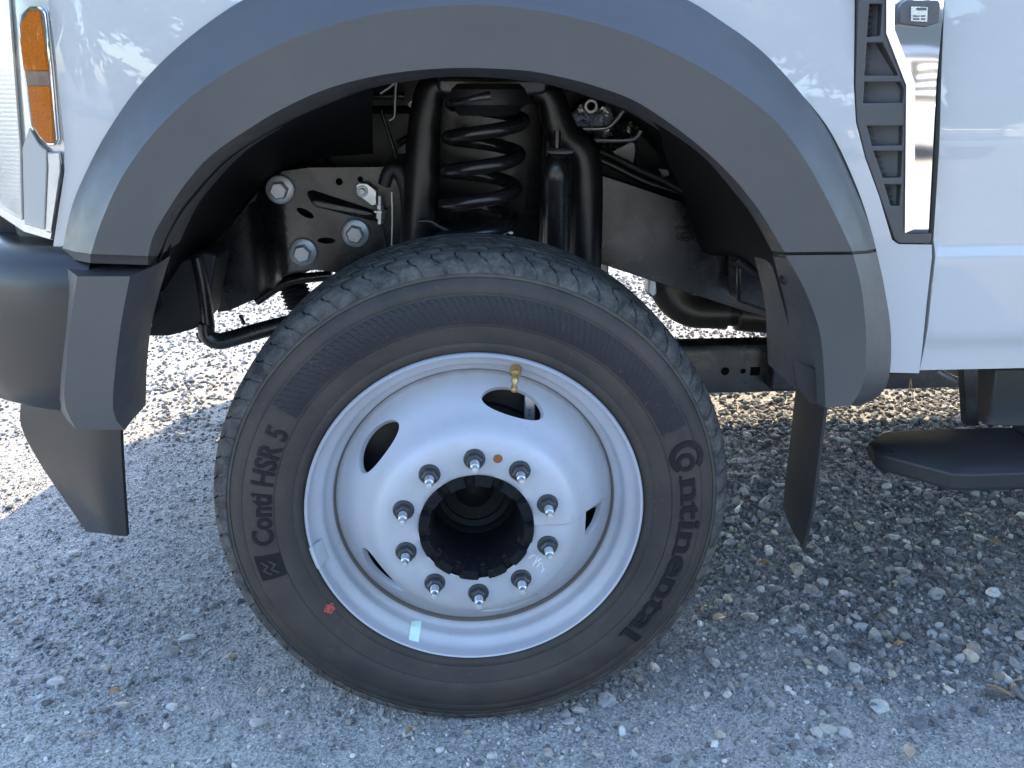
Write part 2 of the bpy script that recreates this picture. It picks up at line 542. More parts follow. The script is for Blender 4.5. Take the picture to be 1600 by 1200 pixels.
# base rock shapes
def icosphere(sub):
    bm = bmesh.new(); bmesh.ops.create_icosphere(bm, subdivisions=sub, radius=1.0)
    v = np.array([tuple(x.co) for x in bm.verts]); f = np.array([[q.index for q in p.verts] for p in bm.faces]); bm.free()
    return v, f
def rock_shapes(sub, k, seed):
    r = np.random.default_rng(seed); out = []
    v0, f0 = icosphere(sub)
    for _ in range(k):
        v = v0.copy()
        for _ in range(9):                                    # chip flat faces off the ball
            n = r.normal(size=3); n /= np.linalg.norm(n); d = r.uniform(.5, .85)
            h = v @ n; cut = h > d
            v[cut] -= np.outer(h[cut] - d, n)
        v *= 1 + r.normal(size=(len(v), 1)) * .05
        v *= np.array([r.uniform(.8, 1.2), r.uniform(.65, 1.0), r.uniform(.45, .75)])
        out.append(v)
    return out, f0
SHAPES = {1: rock_shapes(1, 14, 3), 2: rock_shapes(2, 14, 5), 3: rock_shapes(3, 8, 8)}

def coarse(x, y):
    """0 = fine packed dust, 1 = loose coarse crushed stone"""
    a = 1 / (1 + np.exp(-(x - .42 + .25 * np.sin(3 * y)) * 6)) * np.clip((y + .22) / .3, .12, 1)
    b = .35 * np.exp(-((x + .45) ** 2 + (y - .35) ** 2) / .05)
    a = np.maximum(a, .42 * np.exp(-((x + .78) ** 2 + (y - .38) ** 2) / .03)); a = np.maximum(a, .4 * np.exp(-((x + .62) ** 2 + (y - .12) ** 2) / .012))
    c = .45 * np.exp(-((x) ** 2 + (y - .02) ** 2) / .16)
    d = .5 * np.clip((y - 1.2) / .6, 0, 1)
    return np.clip(np.maximum.reduce([a, b, c, d]) + .14 * np.sin(7 * x + 5 * y) + .1 * np.sin(13 * x - 9 * y), 0.03, 1)

def scatter():
    P = []
    def area(x0, x1, y0, y1, cell, lo, hi, sub, prob):
        n = int((x1 - x0) * (y1 - y0) / cell ** 2)
        x = RNG.uniform(x0, x1, n); y = RNG.uniform(y0, y1, n)
        c = coarse(x, y)
        keep = RNG.uniform(size=n) < prob(c)
        # the view widens with depth: drop what stays far outside it
        keep &= (np.abs(x) < 1.35 + .55 * np.maximum(y, 0))
        x, y, c = x[keep], y[keep], c[keep]
        s = lo + (hi - lo) * RNG.beta(1.2, 3.2, len(x))
        s *= .65 + .45 * c
        P.append((x, y, s, np.full(len(x), sub)))
    area(-1.35, 1.6, -.40, 1.25, .0078, .0018, .0060, 1, lambda c: .75 + .25 * c)      # grit
    area(-1.8, 2.3, -.45, 1.5, .0150, .0045, .0120, 1, lambda c: .34 + .66 * c)       # small stones
    area(-1.8, 2.2, -.45, 1.9, .0275, .0085, .0200, 2, lambda c: .045 + .63 * c)      # stones
    area(-1.6, 2.0, -.40, 1.5, .10, .014, .026, 3, lambda c: .02 + .45 * c)           # the largest
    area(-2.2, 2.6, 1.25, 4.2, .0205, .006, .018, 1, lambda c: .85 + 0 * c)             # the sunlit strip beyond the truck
    return [np.concatenate(k) for k in zip(*P)]
sx, sy_, ss, ssub = scatter()
VV, FF, TT, HH = [], [], [], []
off = 0
for sub in (1, 2, 3):
    shapes, f0 = SHAPES[sub]
    which = RNG.integers(0, len(shapes), len(sx))
    for k, sh in enumerate(shapes):
        m = (ssub == sub) & (which == k)
        n = int(m.sum())
        if not n: continue
        x, y, s = sx[m], sy_[m], ss[m]
        q = RNG.normal(size=(n, 4)) * np.array([1, .22, .22, 1]); q /= np.linalg.norm(q, axis=1)[:, None]
        w, a, b, c = q.T
        R = np.stack([1 - 2 * (b * b + c * c), 2 * (a * b - c * w), 2 * (a * c + b * w), 2 * (a * b + c * w), 1 - 2 * (a * a + c * c), 2 * (b * c - a * w), 2 * (a * c - b * w), 2 * (b * c + a * w), 1 - 2 * (a * a + b * b)], -1).reshape(n, 3, 3)
        v = np.einsum('nij,vj->nvi', R, sh) * s[:, None, None]
        z = bumpy(x, y) - .004 + s * RNG.uniform(.05, .42, n)
        v += np.stack([x, y, z], -1)[:, None, :]
        VV.append(v.reshape(-1, 3))
        FF.append((f0[None] + (np.arange(n) * len(sh))[:, None, None] + off).reshape(-1, 3))
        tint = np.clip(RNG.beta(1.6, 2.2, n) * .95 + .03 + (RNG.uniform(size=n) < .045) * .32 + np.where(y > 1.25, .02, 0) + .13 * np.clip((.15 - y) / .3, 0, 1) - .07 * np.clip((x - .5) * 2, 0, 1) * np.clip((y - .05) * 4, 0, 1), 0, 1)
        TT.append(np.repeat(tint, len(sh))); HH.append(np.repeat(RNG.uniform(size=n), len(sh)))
        off += n * len(sh)
VV, FF, TT, HH = np.concatenate(VV), np.concatenate(FF), np.concatenate(TT), np.concatenate(HH)
def fast_mesh(name, V, F, mat_, attrs):
    me = bpy.data.meshes.new(name)
    me.vertices.add(len(V)); me.vertices.foreach_set('co', V.astype(np.float32).ravel())
    me.loops.add(F.size); me.loops.foreach_set('vertex_index', F.astype(np.int32).ravel())
    me.polygons.add(len(F)); me.polygons.foreach_set('loop_start', (np.arange(len(F)) * 3).astype(np.int32))
    for k, a in attrs.items():
        at = me.attributes.new(k, 'FLOAT', 'POINT'); at.data.foreach_set('value', a.astype(np.float32))
    me.materials.append(mat_); me.update(calc_edges=True)
    me.shade_flat()
    return me
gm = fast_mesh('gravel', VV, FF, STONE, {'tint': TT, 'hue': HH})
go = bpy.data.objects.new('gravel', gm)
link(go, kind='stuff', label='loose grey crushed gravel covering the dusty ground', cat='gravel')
print('stones', len(sx), 'tris', len(FF))

# ------------------------------------------------------------------ the truck
TRUCK = empty('work_truck', TRUCK_LOC, label='white heavy duty truck with dark grey wheel arch flare and silver ten-stud wheel', cat='truck')

def body(x, z):
    """outer skin of the near side: flat flank, nose drawn in, shoulder leaning in"""
    y = 1.4 * max(0.0, -.47 - x) ** 2 + .22 * max(0.0, z - 1.06) ** 2
    y -= .012 * math.exp(-((z - .93) / .16) ** 2) * (1 if x > -.2 else max(0, 1 + (x + .2) / .3))
    return y

# --- wheel arch flare -----------------------------------------------------------------
OUT = [(98, 388), (113, 320), (140, 257), (167, 207), (213, 140), (267, 83), (333, 30), (400, -10), (500, -45), (620, -65), (740, -72), (860, -62), (980, -35), (1070, -2), (1130, 35), (1200, 86), (1270, 161), (1305, 213), (1340, 290), (1361, 350), (1370, 388)]
RIDGE = [(142, 397), (157, 350), (187, 283), (230, 220), (277, 170), (320, 135), (400, 87), (500, 45), (610, 18), (740, 8), (860, 20), (980, 52), (1080, 97), (1150, 140), (1200, 178), (1235, 217), (1270, 270), (1305, 336), (1332, 393)]
INN = [(231, 400), (240, 367), (263, 327), (293, 283), (333, 240), (400, 194), (445, 168), (502, 142), (558, 125), (615, 114), (672, 108), (733, 106), (818, 110), (875, 120), (932, 135), (1000, 162), (1083, 220), (1142, 274), (1183, 324), (1204, 357), (1226, 394)]
LIP = [(248, 400), (277, 340), (307, 300), (360, 246), (436, 199), (502, 168), (581, 138), (643, 126), (705, 120), (790, 123), (875, 136), (940, 156), (1000, 178), (1083, 232), (1133, 282), (1175, 337), (1205, 392)]
NA = 96
def c3(pts, n, Y):
    s = spline(pts, n)
    return [W(a, b, Y(i / (n - 1)) if callable(Y) else Y) for i, (a, b) in enumerate(s)]
def flare_mesh(o, r, i, l, n, name, parent):
    co, cr, ci, cl = [c3(k, n, y) for k, y in ((o, -.004), (r, -.060), (i, -.053), (l, .030))]
    mid1 = [a.lerp(b, .5) + Vector((0, -.004, 0)) for a, b in zip(co, cr)]
    # soft shoulder round the ridge
    r0 = [b.lerp(a, .14) for a, b in zip(co, cr)]; r1 = [b.lerp(c, .07) for b, c in zip(cr, ci)]
    i0 = [c.lerp(b, .05) for b, c in zip(cr, ci)]
    back_o = [p + Vector((0, .02, 0)) for p in co]
    back_l = [p + Vector((0, .10, 0)) for p in cl]
    m = MB().loft([back_o, co, mid1, r0, cr, r1, i0, ci, cl, back_l])
    return m.obj(name, PLASTIC, parent, angle=34)
FLARE = flare_mesh(OUT, RIDGE, INN, LIP, NA, 'wheel_arch_flare', TRUCK)
# rear lower cap of the flare
OUT2 = [(1371, 393), (1382, 450), (1391, 508), (1392, 565), (1386, 600), (1372, 619), (1348, 633)]
RID2 = [(1333, 398), (1346, 450), (1353, 517), (1353, 560), (1350, 590), (1342, 615), (1328, 634)]
INN2 = [(1228, 399), (1256, 450), (1277, 504), (1284, 540), (1287, 575), (1289, 610), (1290, 637)]
LIP2 = [(1206, 397), (1214, 430), (1225, 474), (1231, 515), (1232, 550), (1233, 575), (1234, 600)]
CAP2 = flare_mesh(OUT2, RID2, INN2, LIP2, 40, 'flare_rear_cap', TRUCK)
m = MB()
e = [c3(k, 40, y)[-1] for k, y in ((OUT2, -.004), (RID2, -.060), (INN2, -.053))]
m.add([e[0], e[1], e[2], e[2] + Vector((0, .09, .012)), e[0] + Vector((0, .05, .01))], [(0, 1, 2, 3, 4)])
m.obj('underside', PLASTIC, CAP2)
for sec in ([(1373, 390, .0), (1332, 395, -.054), (1226, 397, -.047), (1205, 395, .028), (1205, 395, .08)], [(96, 390, .0), (141, 399, -.054), (231, 402, -.047), (248, 402, .028), (248, 402, .08)]):
    MB().loft([[W(a, b - 6, y + .004) for a, b, y in sec], [W(a, b + (12 if a < 700 else 6), y + .004) for a, b, y in sec]]).obj('seam_filler', BLACKP, FLARE)
for px, py in ((1227, 437), (1262, 565)):
    p = W(px, py, .008)
    MB().lathe([(.0002, -.006), (.005, -.005), (.0075, 0), (.0075, .006)], p, n=16).obj('push_pin', BLACKP, FLARE)

# front lower cap (below the left seam)
def pgrid(rows, Ys, n=14):
    return [[W(a, b, y(k / (n - 1)) if callable(y) else y) for k, (a, b) in enumerate(spline(r, n))] for r, y in zip(rows, Ys)]
rows = [[(90, 408), (97, 472), (91, 560), (91, 628), (104, 655)],
        [(121, 432), (110, 500), (104, 562), (101, 630), (119, 671)],
        [(203, 432), (190, 500), (180, 576), (177, 645), (195, 672)],
        [(246, 413), (226, 480), (214, 535), (208, 600), (207, 656)]]
g = pgrid(rows, [.0, -.055, -.06, -.012])
g = [[p + Vector((0, .03, 0)) for p in g[0]], g[0], [a.lerp(b, .85) for a, b in zip(g[0], g[1])], g[1], [a.lerp(b, .08) for a, b in zip(g[1], g[2])],
     [a.lerp(b, .93) for a, b in zip(g[1], g[2])], g[2], g[3], [p + Vector((0, .06, 0)) for p in g[3]]]
m = MB().loft(g)
top = [(90, 403, .0), (247, 407, -.012)]
tA, tB = W(88, 404, .012), W(247, 408, .03)
m.add([g[1][0], g[3][0], g[6][0], g[7][0], tB, tA], [(0, 1, 2, 3, 4, 5)])
m.add([g[1][-1], g[3][-1], g[6][-1], g[7][-1], g[8][-1], g[0][-1]], [(0, 5, 4, 3, 2, 1)])
FCAP = m.obj('flare_front_cap', PLASTIC, TRUCK, angle=28)

plate('gap_blocker', XZ([(232, 378), (266, 378), (262, 430), (240, 430)], .07), LINER, TRUCK, Y=.07, th=.006)  # dark plate added to block the sunlit ground showing through the seam
# --- front fender ---------------------------------------------------------------------
def fender_poly(shift):
    o = [(a, b) for a, b in spline([(103, 392), (118, 322), (146, 259), (173, 209), (219, 143), (272, 86), (338, 34), (404, -5), (502, -40), (620, -60), (740, -67), (860, -57), (977, -30), (1066, 3), (1126, 40), (1195, 91), (1264, 165), (1299, 216), (1334, 292), (1355, 351), (1366, 390), (1377, 450), (1385, 508), (1386, 582)], 90)]
    edge = [(1436, 583), (1441, 540), (1447, 470), (1453, 400), (1452, 381), (1400, 380), (1390, 373), (1368, 305), (1346, 246), (1332, 190), (1330, 133), (1335, 0), (1340, -120)]
    edge2 = [(76, -120), (80, 0), (92, 83), (105, 217), (105, 267), (83, 388)]
    pts = [(p.x, p.z) for p in [W(a, b, 0) for a, b in o]]
    pts += [(p.x, p.z) for p in [W(a, b, 0) for a, b in edge]]
    pts += [(p.x, p.z) for p in [W(a, b, .015) for a, b in edge2]]
    return pts
poly = fender_poly(0)
FENDER = plate('front_fender', poly, WHITE, TRUCK, Y=body, th=.012, step=.022, angle=40)
# small return lip of the lower fender corner
plate('fender_splash_corner', XZ([(1388, 584), (1436, 582), (1428, 590), (1400, 593), (1388, 598)], .03), BLACKP, TRUCK, Y=.03, th=.08)

# --- door -----------------------------------------------------------------------------
def door_skin(x, z):
    y = .22 * max(0.0, z - 1.06) ** 2
    y -= .012 * math.exp(-((z - .93) / .16) ** 2)
    # character line: the flank steps out under the crease, then tucks under
    t = 1 / (1 + math.exp(-(z - .800 - .010 * (x - .7)) * 420)); y += .009 * t
    t2 = 1 / (1 + math.exp((z - .662) * 300)); y += .006 * t2
    # long scallop rising to the rear
    zz = .845 + .17 * max(0, x - .78) + .25 * max(0, x - .78) ** 2
    y += .004 / (1 + math.exp(-(z - zz) * 90))
    return y
dl = [(1440, 578), (1447, 538), (1453, 470), (1459.5, 398), (1459.5, 375), (1475, 105), (1487, -50)]
pts = [(p.x, p.z) for p in [W(a, b, 0) for a, b in dl]]
xr = 1.98
zb = W(1500, 579, 0).z
pts = [(pts[0][0], zb)] + pts[1:] + [(.80, 1.34), (xr, 1.36), (xr, zb)]
DOOR = plate('front_door', pts, WHITE, TRUCK, Y=door_skin, th=.04, step=.0095, angle=40)
hb = MB()
hb.box((1.66, -.035, 1.14), (1.90, -.012, 1.175)); hb.box((1.67, -.03, 1.145), (1.69, .02, 1.17)); hb.box((1.87, -.03, 1.145), (1.89, .02, 1.17))
hb.obj('door_handle', BLACKP, DOOR, bevel=.006)
# dark shut-line channel behind the gap
m = MB()
gp = [(1437, 588), (1444, 538), (1450, 470), (1456, 398), (1455, 378), (1470, 105), (1483, -60)]
a_ = [W(a - 9, b, .013) for a, b in gp]; b_ = [W(a + 9, b, .013) for a, b in gp]
m.loft([a_, b_]); m.obj('door_shut_channel', BLACKP, TRUCK)

# --- fender vent with chrome trim -----------------------------------------------------
VENT_OUT = [(1337, -120), (1337, 0), (1332, 133), (1334, 189), (1348, 245), (1370, 306), (1392, 371), (1400, 378), (1449, 378), (1451, 363), (1413, 363), (1415, 133), (1384, 52), (1384, -120)]
slots = [[(1354, 7), (1374, 7), (1371, 56), (1350, 58)],
         [(1350, 67), (1374, 67), (1399, 118), (1346, 118)],
         [(1346, 128), (1402, 128), (1408, 141), (1406, 160), (1344, 161)],
         [(1350, 196), (1406, 196), (1405, 226), (1358, 227)],
         [(1360, 235), (1405, 235), (1403, 276), (1375, 277)],
         [(1377, 287), (1403, 287), (1401, 320), (1387, 320)],
         [(1356, -50), (1376, -50), (1375, -5), (1354, -4)]]
VENT = plate('fender_vent', XZ(VENT_OUT, 0), PLASTIC, TRUCK, Y=-.010, th=.022, holes=[XZ(s, 0) for s in slots], angle=30, bevel=.0015)
VENTIN = mat('vent_inner_plastic', (.06, .061, .066), .5)
for s in slots:
    q = XZ(s, 0)
    cx, cz = sum(p[0] for p in q) / len(q), sum(p[1] for p in q) / len(q)
    q1 = [(cx + (x - cx) * 1.06, cz + (z - cz) * 1.04) for x, z in q]
    x0, x1 = min(p[0] for p in q), max(p[0] for p in q)
    # slanting pocket floor, deep at the front
    m = MB()
    fl = [(x, .020 - .018 * (x - x0) / (x1 - x0 + 1e-6), z) for x, z in q1]
    bk = [(x, .03, z) for x, z in q1]
    n = len(q1)
    m.add(fl + bk, [tuple(range(n)), tuple(range(2 * n - 1, n - 1, -1))] + [(i, n + i, n + (i + 1) % n, (i + 1) % n) for i in range(n)])
    m.obj('vent_pocket', VENTIN, VENT, angle=0)
    # mesh bars along the pocket's front edge
    z0, z1 = min(p[1] for p in q), max(p[1] for p in q)
    k = max(2, int((z1 - z0) / .007)); m = MB()
    lx = lambda z: x0 + (0 if abs(q[0][0] - q[-1][0]) < 1e-6 else (q[0][0] - x0 if q[0][0] > q[-1][0] else 0) * ((z - q[-1][1]) / (q[0][1] - q[-1][1] + 1e-6)) + (q[-1][0] - x0 if q[-1][0] > q[0][0] else 0) * ((q[0][1] - z) / (q[0][1] - q[-1][1] + 1e-6)))
    for j in range(k):
        z = z0 + (z1 - z0) * (j + .5) / k
        m.box((lx(z) + .0005, .004, z - .0012), (lx(z) + .012, .016, z + .0012))
    m.obj('vent_mesh', BLACKP, VENT, angle=0)
# chrome: bevelled edge + flat face
L0 = [(1385, -120), (1385, 52), (1416, 133), (1414, 364)]
L1 = [(1399, -120), (1398, 46), (1430, 130), (1429, 358)]
R1 = [(1484, -120), (1471, 46), (1463, 130), (1451, 358)]
m = MB()
m.loft([[W(a, b, -.0125) for a, b in L0], [W(a, b, -.0185) for a, b in L1], [W(a, b, -.0187) for a, b in R1], [W(a + 1, b, 0.0) for a, b in R1]])
m.add([W(1414, 364, -.0105), W(1429, 358, -.0185), W(1451, 358, -.0187), W(1450, 364, -.0105)], [(0, 3, 2, 1)])
m.obj('chrome_trim', CHROME, VENT, angle=20)
bp = [(1410, 5), (1418, 0), (1466, 0), (1469, 5), (1467, 36), (1444, 43), (1406, 38), (1406, 12)]
plate('badge', XZ(bp, -.03), BADGE, VENT, Y=-.031, th=.012, bevel=.002)
sq = [(1424, 10), (1450, 11), (1449, 34), (1424, 33)]
q = XZ(sq, -.034)
m = MB(); m.prism(q, -.0335, -.030)
m.obj('badge_plate', PAPERWHITE, VENT)
m = MB()
for (a, b, c, d) in ((1427, 24, 1437, 26.2), (1427, 28.5, 1437, 31), (1440, 24, 1446, 26.2), (1440, 28.5, 1446, 31), (1433, 12, 1448, 16)):
    m.prism(XZ([(a, b), (c, b), (c, d), (a, d)], -.0345), -.0343, -.033)
m.obj('badge_stripe', BADGE, VENT, angle=0)

# --- headlamp -------------------------------------------------------------------------
lamp_y = lambda x, z: body(x, z) + .004
LAMP = [(-260, -110), (74, -110), (77, 0), (88, 83), (101, 217), (100, 265), (80, 368), (74, 378), (22, 368), (-60, 330), (-260, 250)]
LAMPO = plate('headlight', XZ(LAMP, .012), LAMPTRIM, TRUCK, Y=lambda x, z: body(x, z) + .012, th=.03, step=.03, angle=40)
def lamp_piece(name, pts, mt, dy, th, bev=.0015, step=None):
    return plate(name, XZ(pts, .010), mt, LAMPO, Y=lambda x, z: body(x, z) + dy, th=th, bevel=bev, step=step, angle=40)
frame_out = [(22, 40), (26, 22), (44, 9), (66, 10), (72, 20), (82, 116), (90, 218), (86, 228), (70, 228), (56, 216), (42, 196), (36, 150), (30, 105)]
lamp_piece('reflector_surround', frame_out, CHROME, .004, .010, .003)
inner = [(27, 42), (31, 26), (46, 14), (64, 15), (68, 22), (78, 116), (87, 216), (84, 224), (71, 224), (59, 212), (46, 194), (41, 150), (34, 105)]
lamp_piece('reflector_recess', inner, BEZEL, .001, .010)
lamp_piece('amber_reflector', [(48, 16), (65, 17), (78, 111), (37, 111), (31, 66), (33, 36)], AMBER, -.004, .010, .002)
lamp_piece('amber_reflector', [(43, 134), (80, 134), (87, 222), (71, 222), (50, 196)], AMBER, -.004, .010, .002)
lamp_piece('lamp_reflector', [(-230, -90), (0, -90), (12, 60), (22, 230), (22, 350), (-60, 318), (-230, 240)], LAMPWHITE, .006, .006, .002, .03)
lamp_piece('light_guide', [(26, 232), (40, 200), (56, 226), (70, 236), (70, 260), (64, 362), (26, 355)], LAMPSAT, .004, .006, .002)
lamp_piece('chrome_end_strip', [(72, 238), (92, 238), (95, 262), (76, 366), (66, 364), (73, 262)], LAMPTRIM, .002, .008, .002)
m = MB()
cov = XZ([(-240, -105), (74, -105), (76, 0), (86, 83), (98, 217), (97, 264), (78, 366), (22, 360), (-60, 322), (-240, 244)], .010)
v, f = cdt(cov, step=.03)
m.add([(x, body(x, z) - .008, z) for x, z in v], f)
m.obj('lens_cover', GLASS, LAMPO, angle=60)
# black seal between lamp and fender, and below the lamp
m = MB()
sp_ = spline([(75, -110), (79, 0), (90, 83), (103, 217), (103, 266), (82, 374)], 40)
m.loft([[W(a - 3.5, b, .018) for a, b in sp_], [W(a + 4.5, b, .018) for a, b in sp_]])
m.obj('lamp_seal', BLACKP, TRUCK)

# --- bumper ---------------------------------------------------------------------------
def nose_path(off, x_start=-.505):
    """plan of the nose from the near flank round to the far flank"""
    near = [(x, 1.4 * max(0.0, -.47 - x) ** 2) for x in np.linspace(x_start, -.68, 16)] if x_start > -.60 else []
    pts = near + [(-.715, .115), (-.75, .24), (-.815, .50), (-.89, .78), (-.955, .99), (-.97, 1.07)]
    pts = pts + [(x, 2.14 - y) for x, y in reversed(pts[:-1])]
    P = spline(pts, 80)
    T = np.gradient(P, axis=0); T /= np.linalg.norm(T, axis=1)[:, None]
    N = np.stack([T[:, 1], -T[:, 0]], -1) * -1
    return P + N * off
def band(levels, x_start=-.505):
    rows = []
    for z, off in levels:
        rows.append([Vector((x, y, z)) for x, y in nose_path(off, x_start)])
    return rows
zt, zm, zl = W(20, 388, .02).z, W(20, 441, .02).z, W(45, 641, .02).z
MB().box((-.70, .13, .66), (-.53, 2.01, 1.25)).obj('core_support', BLACKP, TRUCK)
BUMP = MB().loft(band([(zt + .004, -.05), (zt + .003, .004), (zt - .006, .022), (zt - .022, .036), (zm, .043), (zm - .06, .045), (zl + .05, .038), (zl + .012, .026), (zl, .008), (zl + .002, -.06)])).obj('front_bumper', BUMPER, TRUCK, angle=50)
MB().loft(band([(zt - .08, -.045), (zt + .04, -.047), (zt + .36, -.055)], -.50)).obj('lamp_sill', BLACKP, TRUCK, angle=30)
# deflector flap under the bumper
fl = [[(36, 612), (32, 662), (60, 720), (100, 780), (135, 831)], [(90, 612), (92, 690), (110, 745), (135, 800), (155, 833)], [(150, 630), (148, 715), (155, 770), (165, 815), (175, 836)], [(187, 640), (190, 715), (193, 765), (196, 810), (198, 838)]]
g = pgrid(fl, [.085, .045, .008, -.002], 20)
g2 = []
for i in range(len(g[0])):
    g2.append(spline([tuple(r[i]) for r in g], 14))
m = MB().loft([[Vector(p) for p in r] for r in g2])
back = [[Vector(p) + Vector((.002, .006, 0)) for p in r] for r in g2]
m.loft([list(reversed(r)) for r in back])
rim_ = [Vector(p) for p in g2[-1]]; m.loft([rim_, [p + Vector((.002, .006, 0)) for p in rim_]])
rim_ = [Vector(r[-1]) for r in g2]; m.loft([rim_, [p + Vector((.002, .006, 0)) for p in rim_]])
rim_ = [Vector(r[0]) for r in g2]; m.loft([rim_, [p + Vector((.002, .006, 0)) for p in rim_]])
ADEF = m.obj('air_deflector', BUMPER, TRUCK, angle=50)

# --- rear mud flap --------------------------------------------------------------------
a0, a1 = (.540, .135), (.519, -.030)        # plan line of the flap: far edge, near edge
def flap_pt(t, z, d=0): return Vector((a0[0] + (a1[0] - a0[0]) * t + d + .006 * math.sin(t * PI) * -1, a0[1] + (a1[1] - a0[1]) * t, z))
m = MB()
bot = lambda t: .330 if t < .90 else .330 + .080 * ((t - .90) / .10)
fr = [[flap_pt(t, z0 + (.62 - z0) * k / 8) for k in range(9)] for t, z0 in [(t, bot(t)) for t in np.r_[np.linspace(0, .9, 10), .95, 1.0]]]
bk = [[p + Vector((.005, 0, 0)) for p in r] for r in fr]
m.loft(fr); m.loft([list(reversed(r)) for r in bk])
for a, b in ((fr[0], bk[0]), (fr[-1], bk[-1]), ([r[0] for r in fr], [r[0] for r in bk])): m.loft([a, b])
MUD = m.obj('mud_flap', BLACKP, TRUCK, angle=40)
p = [(1238, 562), (1272, 575), (1286, 579), (1287, 636), (1262, 628), (1242, 600)]
plate('flap_bracket', XZ(p, -.03), BLACKP, TRUCK, Y=-.034, th=.004, bevel=.001)

# --- running board --------------------------------------------------------------------
def step_board():
    z = .480
    top = [(.690, .112), (.716, .118), (1.98, .118), (1.98, -.060), (.738, -.060), (.718, -.055), (.650, .012), (.640, .035), (.645, .070)]
    def ring(sc, dz, inset):
        c = (1.2, .03)
        out = []
        n = len(top)
        for i, (x, y) in enumerate(top):
            out.append(Vector((x + (inset if x < 1.0 else 0), y + (inset if y < .03 else -inset), z + dz)))
        return out
    rings = [ring(1, 0, .022), ring(1, -.003, .012), ring(1, -.008, 0), ring(1, -.033, .002), ring(1, -.042, .014)]
    m = MB().loft(rings, close=True)
    n = len(top)
    m.add(rings[0], [tuple(range(n))]); m.add(rings[-1], [tuple(range(n - 1, -1, -1))])
    o = m.obj('running_board', BLACKP, TRUCK, angle=30, bevel=.0025)
    m = MB()
    m.box((.905, -.055, .4795), (1.96, .10, .4835))
    pad = m.obj('tread_pad', DARKMETAL, o, bevel=.001)
    m = MB()
    for i in range(40):
        for j in range(4):
            x, y = .93 + i * .026, -.035 + j * .038
            m.box((x, y, .4833), (x + .010, y + .018, .4855))
    m.obj('grip_stud', DARKMETAL, o, angle=0, kind='stuff')
    return o
STEP = step_board()
br = [(1554, 576), (1640, 574), (1640, 668), (1537, 664), (1546, 648)]
plate('step_bracket', XZ(br, .20), PLASTIC, TRUCK, Y=.20, th=.06, bevel=.006)
plate('step_strut', XZ([(1505, 572), (1528, 572), (1530, 666), (1511, 666)], .13), FRAME, TRUCK, Y=.13, th=.02, bevel=.002)
# sill behind the door bottom, and the dark underbody
m = MB(); m.box((.64, .05, zb + .004), (2.0, .16, zb + .14)); m.obj('rocker_sill', BLACKP, TRUCK, bevel=.01)
m = MB().tube(spline([W(1465, 578, .30), W(1490, 592, .30), W(1520, 598, .30), W(1560, 590, .30), W(1600, 580, .30), W(1700, 585, .3)], 30), .006); m.obj('brake_pipe', ZINC, TRUCK)

# --- wheel ----------------------------------------------------------------------------
HUB = Vector((0, 0, .40))
WHEEL = empty('wheel', HUB, TRUCK)
def P3(r, a, y): return Vector((HUB.x + r * math.cos(a), y, HUB.z + r * math.sin(a)))
def polar(px, py, Y):
    p = W(px, py, Y) - HUB
    return math.hypot(p.x, p.z), math.atan2(p.z, p.x)

# sidewall profile (r, y) bead to shoulder
SIDE = [(.2585, .012), (.2600, .004), (.2640, -.001), (.2690, -.0045), (.2750, -.0060), (.2775, -.0050), (.2800, -.0068), (.2900, -.0095), (.3030, -.0125), (.3045, -.0112), (.3060, -.0128),
        (.3200, -.0145), (.3350, -.0140), (.3500, -.0105), (.3515, -.0085), (.3530, -.0092), (.3620, -.0052), (.3700, -.0005), (.3715, .0030), (.3730, .0018), (.3780, .0032), (.3860, .0075), (.3925, .0125)]
side_r = np.array([p[0] for p in SIDE]); side_y = np.array([p[1] for p in SIDE])
def side_at(r): return float(np.interp(r, side_r, side_y))
m = MB()
inner = [(r, .22 - y) for r, y in reversed(SIDE)]
m.lathe(SIDE, HUB, n=220)
m.lathe(inner, HUB, n=110)
m.lathe([(.2585, .012), (.2585, .208)], HUB, n=110)
m.v = [(x, y, z) for x, y, z in m.v]
SIDEW = m.obj('tyre_sidewall', TYRE, WHEEL, angle=50)
# tread: rows across the width, blocks round the circumference
NP = 74
rows_y = []
def rad(y):      # crown of the tread
    u = abs(y - .11) / .0975
    return .4050 - .0035 * u ** 2 - .0090 * max(0, u - .80) / .20 * max(0, u - .80) / .20 - .0
Ylist = [.0125, .0145, .018, .023, .029, .036, .043, .0485, .0492, .0558, .0565, .064, .072, .080, .0805, .0865, .087, .095, .103, .110, .117, .125, .133, .1335, .1395, .140, .148, .156, .1635, .1642, .1708, .1715, .178, .186, .193, .199, .203, .2075]
GROOVES = [(.0488, .0562), (.0803, .0867), (.1333, .1397), (.1638, .1712)]
rows = []
ncol = NP * 8
fr_ = [0, .30, .58, .84, .865, .935, .960, .98]
deep = [0, 0, 0, 0, 1, 1, 0, 0]
rr = np.random.default_rng(4)
SHO = [(.3775, .0016), (.3790, .0012), (.3845, .0040), (.3895, .0075), (.3935, .0108), (.3965, .0145)]
Ylist = [y for y in Ylist if .0178 < y < .2022]
ROWS = [(y, r, True) for r, y in SHO] + [(y, rad(y), False) for y in Ylist] + [(.22 - y, r, True) for r, y in reversed(SHO)]
